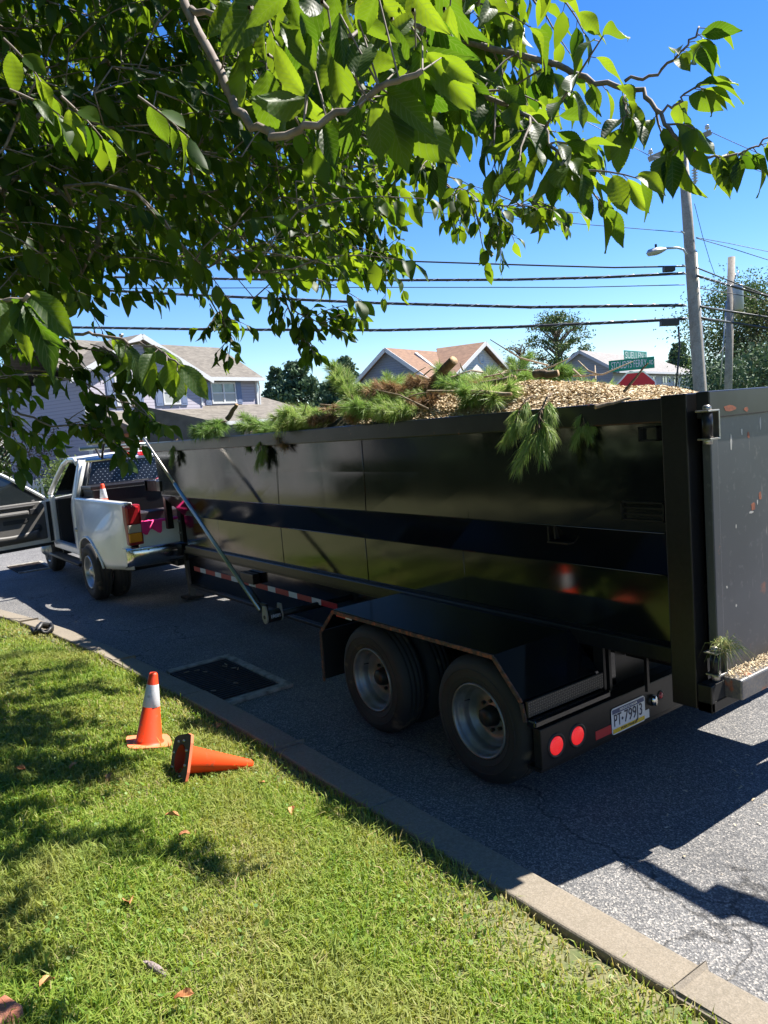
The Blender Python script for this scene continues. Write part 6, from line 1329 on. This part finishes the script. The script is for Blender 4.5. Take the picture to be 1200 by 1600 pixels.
# ------------------------------------------------------------------ traffic cones and small things on the lawn
M_cone = mat('cone_orange', (0.90, 0.062, 0.008), 0.5, noise=[(6, (0.78, 0.055, 0.010), .7), (28, (0.30, 0.10, 0.05), .55, (.60, .70))]); M_cband = mat('cone_band', (0.72, 0.73, 0.75), 0.4, noise=[(14, (0.55, 0.56, 0.58), .5), (30, (.32, .31, .30), .6, (.58, .68))]); M_cbase = mat('cone_base', (0.75, 0.17, 0.07), 0.7, noise=(9, (0.55, 0.16, 0.08), .7)); M_cund = mat('cone_underside', (0.05, 0.04, 0.032), .8, noise=(10, (0.10, 0.075, 0.05), .8)); M_cin = mat('cone_inside', (0.55, 0.06, 0.015), .7)
def cone(loc, M, label, band=True, h=.457, base=.27):
    r_ = root('traffic_cone', loc, label, 'traffic cone', 'orange traffic cones')
    r_.rotation_euler = M.to_euler()
    b = MB(); R0 = .082; R1 = .026; th = .02
    f = lambda z: R0 + (R1 - R0) * (z - th) / (h - th)
    b.lathe([(R0 + .012, th), (f(th + .01), th + .012), (f(h - .012), h - .012), (R1 * .8, h), (R1 * .45, h)], Matrix.Identity(4), 40); body = b.build('cone_body', M_cone, r_, local=True)
    b = MB(); b.lathe([(R1 * .45, h), (R1 * .4, h - .03), (R0 - .006, th), (R0 - .006, .002)], Matrix.Identity(4), 28); b.build('cone_inside', M_cin, r_, local=True)
    if band:
        b = MB(); z0, z1 = .245, .385; b.lathe([(f(z0) + .0012, z0), (f(z0) + .002, z0 + .002), (f(z1) + .002, z1 - .002), (f(z1) + .0012, z1)], Matrix.Identity(4), 40); b.build('reflective_band', M_cband, r_, local=True)
    b = MB(); s = base / 2; c = .022; oct_ = [(s, -s + c), (s, s - c), (s - c, s), (-s + c, s), (-s, s - c), (-s, -s + c), (-s + c, -s), (s - c, -s)]
    inner = [(R0 * math.cos(R(a)), R0 * math.sin(R(a))) for a in np.arange(0, 360, 360 / 24)]
    vs = []; fs = []; ou = []
    for k in range(24):
        a = R(k * 15); dx, dy = math.cos(a), math.sin(a); t_ = min(s / max(abs(dx), 1e-6), s / max(abs(dy), 1e-6), (2 * s - c) / (abs(dx) + abs(dy))); ou.append((dx * t_, dy * t_))
    for z in (0.004, th):
        vs += [(x, y, z) for x, y in ou] + [(x, y, z) for x, y in inner]
    for k in range(24):
        n_ = (k + 1) % 24; fs += [(48 + k, 48 + n_, 72 + n_, 72 + k), (k, 48 + k, 48 + n_, n_)]
    b.add(vs, fs); bs = b.build('cone_base', M_cbase, r_, local=True)
    b = MB(); b.add(vs[:48], [(k, 24 + k, 24 + (k + 1) % 24, (k + 1) % 24) for k in range(24)])
    b.add([(x * .999, y * .999, .003) for x, y in ou] + [(x * 1.0, y * 1.0, .003) for x, y in inner], [])
    b.build('underside', M_cund, r_, local=True)
    b = MB()
    for k in range(8): a = R(22.5 + k * 45); b.lathe([(.0001, -.008), (.006, -.006), (.008, .003)], Matrix.Translation((math.cos(a) * .105, math.sin(a) * .105, 0)), 8)
    b.build('base_feet', M_steel, r_, local=True); return r_
def lz(x, y): return float(lawn_z(x, y))
# upright, leaning with the slope of the lawn
up_n = Vector((.185, 0, 1)).normalized()
M = frame((0, 0, 0), Vector((1, -.25, -.185)), up_n.cross(Vector((1, -.25, -.185)))); 
cx, cy = 1.395, 4.74
cone((cx, cy, lz(cx, cy) + .025), M, 'orange traffic cone with a white band standing upright on the lawn')
# fallen, its base facing the viewer
ax = (Vector((1.80, 4.10, .150)) - Vector((1.375, 4.13, lz(1.375, 4.13) + .115))).normalized(); u_ = Vector((0, .35, 1)); u_ = (u_ - ax * u_.dot(ax)).normalized(); M = frame((0, 0, 0), u_, ax.cross(u_))
cone((1.375, 4.13, lz(1.375, 4.13) + .112), M, 'plain orange traffic cone tipped over on its side in the grass', band=False)
# the one in the truck bed (stands on the toolbox ledge)
cone((3.92 - .80, 11.02 + .30, 1.14), Matrix.Identity(4), 'white banded traffic cone standing in the bed of the white truck')
# fallen leaves, bark, strap, brick
M_dead = mat('dead_leaf', (0.36, 0.13, 0.05), .8, noise=(40, (0.50, 0.25, 0.10), 1)); GL = 'dry leaves fallen on the lawn'
leafp = [((65, 1565), 'curled orange leaf on the grass near the brick corner'), ((205, 1432), 'small rust leaf between the two shadow patches'), ((282, 1322), 'small red leaf on sunlit grass above the lower shadow'), ((260, 1290), 'tiny brown leaf at the edge of the cone shadow'), ((458, 1275), 'reddish leaf on the grass near the kerb'), ((345, 1142), 'tan leaf lying between the upright cone and the kerb'), ((415, 1237), 'pale leaf beyond the tip of the fallen cone'), ((175, 1222), 'brown leaf in shade left of the cones'), ((275, 1585), 'faded orange leaf at the bottom edge of the lawn'), ((42, 1217), 'dull leaf lying in the deep shade far left'), ((110, 1215), 'curled brown leaf in the shade left of the upright cone')]
def gpt(px, py):
    d = at(px, py, 1) - Vector((0, 0, H)); t_ = 1.0
    for _ in range(900):
        p = Vector((0, 0, H)) + d * t_
        if p.z <= lawn_z(p.x, p.y): break
        t_ += .006
    return p
for (px, py), lb in leafp:
    p = gpt(px, py); V, F, _ = leaf_shape(8, 2, random.uniform(.5, 1.0), random.uniform(-.3, .4), .3, .1, .06); me = bpy.data.meshes.new('dry_leaf'); me.from_pydata((V * random.uniform(.055, .085)).tolist(), [], F.tolist()); me.materials.append(M_dead)
    o = bpy.data.objects.new('dry_leaf', me); COL.objects.link(o); o.location = p + Vector((0, 0, .055)); o.rotation_euler = (random.uniform(-.4, .4), random.uniform(-.3, .5), random.uniform(0, 6.28)); finish(o, lb, 'leaf', GL)
p = gpt(245, 1525); b = MB(); b.tube([p + Vector((-.008, .04, .03)), p + Vector((-.012, .015, .036)), p + Vector((.0, -.01, .032)), p + Vector((.012, -.035, .024)), p + Vector((.016, -.048, .02))], [.006, .013, .013, .010, .004], 8); b.tube([p + Vector((-.008, .036, .034)), p + Vector((-.03, .042, .04))], .006, 5)
finish(b.build('bark_piece', mat('grey_bark', (0.20, 0.155, 0.15), .9, noise=(90, (.34, .28, .27), 1), bump=(160, 1))), 'greyish curved piece of bark lying on the sunlit grass', 'bark')
p = gpt(8, 1592); b = MB(); b.box(-.2, 0, -.1, .0, -.02, .06); o = b.build('brick', mat('paver_brick', (.42, .15, .09), .9, noise=(20, (.5, .22, .14), 1), bump=(90, .5)), None, bevel=.006); o.location = p + Vector((.012, .03, .0)); o.rotation_euler = (0, 0, .35); finish(o, 'corner of a red brick at the lower left edge of the lawn', 'brick')
p = Vector((1.66, 9.05, lz(1.66, 9.05))); b = MB()
b.tube([p + Vector((.10 * math.cos(a) * (1 + .1 * math.sin(3 * a)), .16 * math.sin(a), .06 + .02 * math.sin(5 * a))) for a in np.linspace(0, 12, 40)], .02, 6); b.tube([p + Vector((-.1, -.1, .05)), p + Vector((.0, .05, .11)), p + Vector((.12, .12, .05))], .03, 6); finish(b.build('black_strap', M_hub), 'crumpled black strap lying on the grass by the kerb', 'strap')
# debris and leaves on the drain
for i in range(9):
    x = random.uniform(2.28, 2.75); y = random.uniform(5.65, 6.6); b = MB(); a = random.uniform(0, 6.28)
    b.tube([Vector((x, y, .03)), Vector((x + .05 * math.cos(a), y + .05 * math.sin(a), .034))], .005, 5); finish(b.build('twig', M_twig), 'bit of twig caught on the drain grate', 'twig', 'twigs on the drain grate')
# chute of a wood chipper parked behind the trailer: only its shadow reaches the picture
wc = root('wood_chipper', (5.4, -.9, 0), 'orange wood chipper parked behind the trailer with its chute raised', 'chipper')
b = MB(); b.box(4.6, 6.2, -2.6, -.6, .6, 1.7); b.build('housing', mat('chipper_orange', (.6, .16, .03), .5), wc, bevel=.05)
for xx in (4.5, 6.15): b = MB(); M = frame((xx, -1.5, .35), (0, 1, 0), (0, 0, 1)); b.lathe([(.18, 0), (.33, 0), (.35, .05), (.35, .15), (.33, .2), (.18, .2)], M, 24); b.build('wheel', M_tyre, wc)
b = MB(); b.bar((5.0, -1.0, 1.7), (5.0, -1.0, 2.5), .2, .2, up=(1, 0, 0)); b.bar((5.0, -1.05, 2.5), (4.62, 1.45, 2.62), .12, .1); b.bar((4.55, 1.3, 2.62), (4.55, 1.78, 2.56), .07, .06); b.build('chute', M_hub, wc)
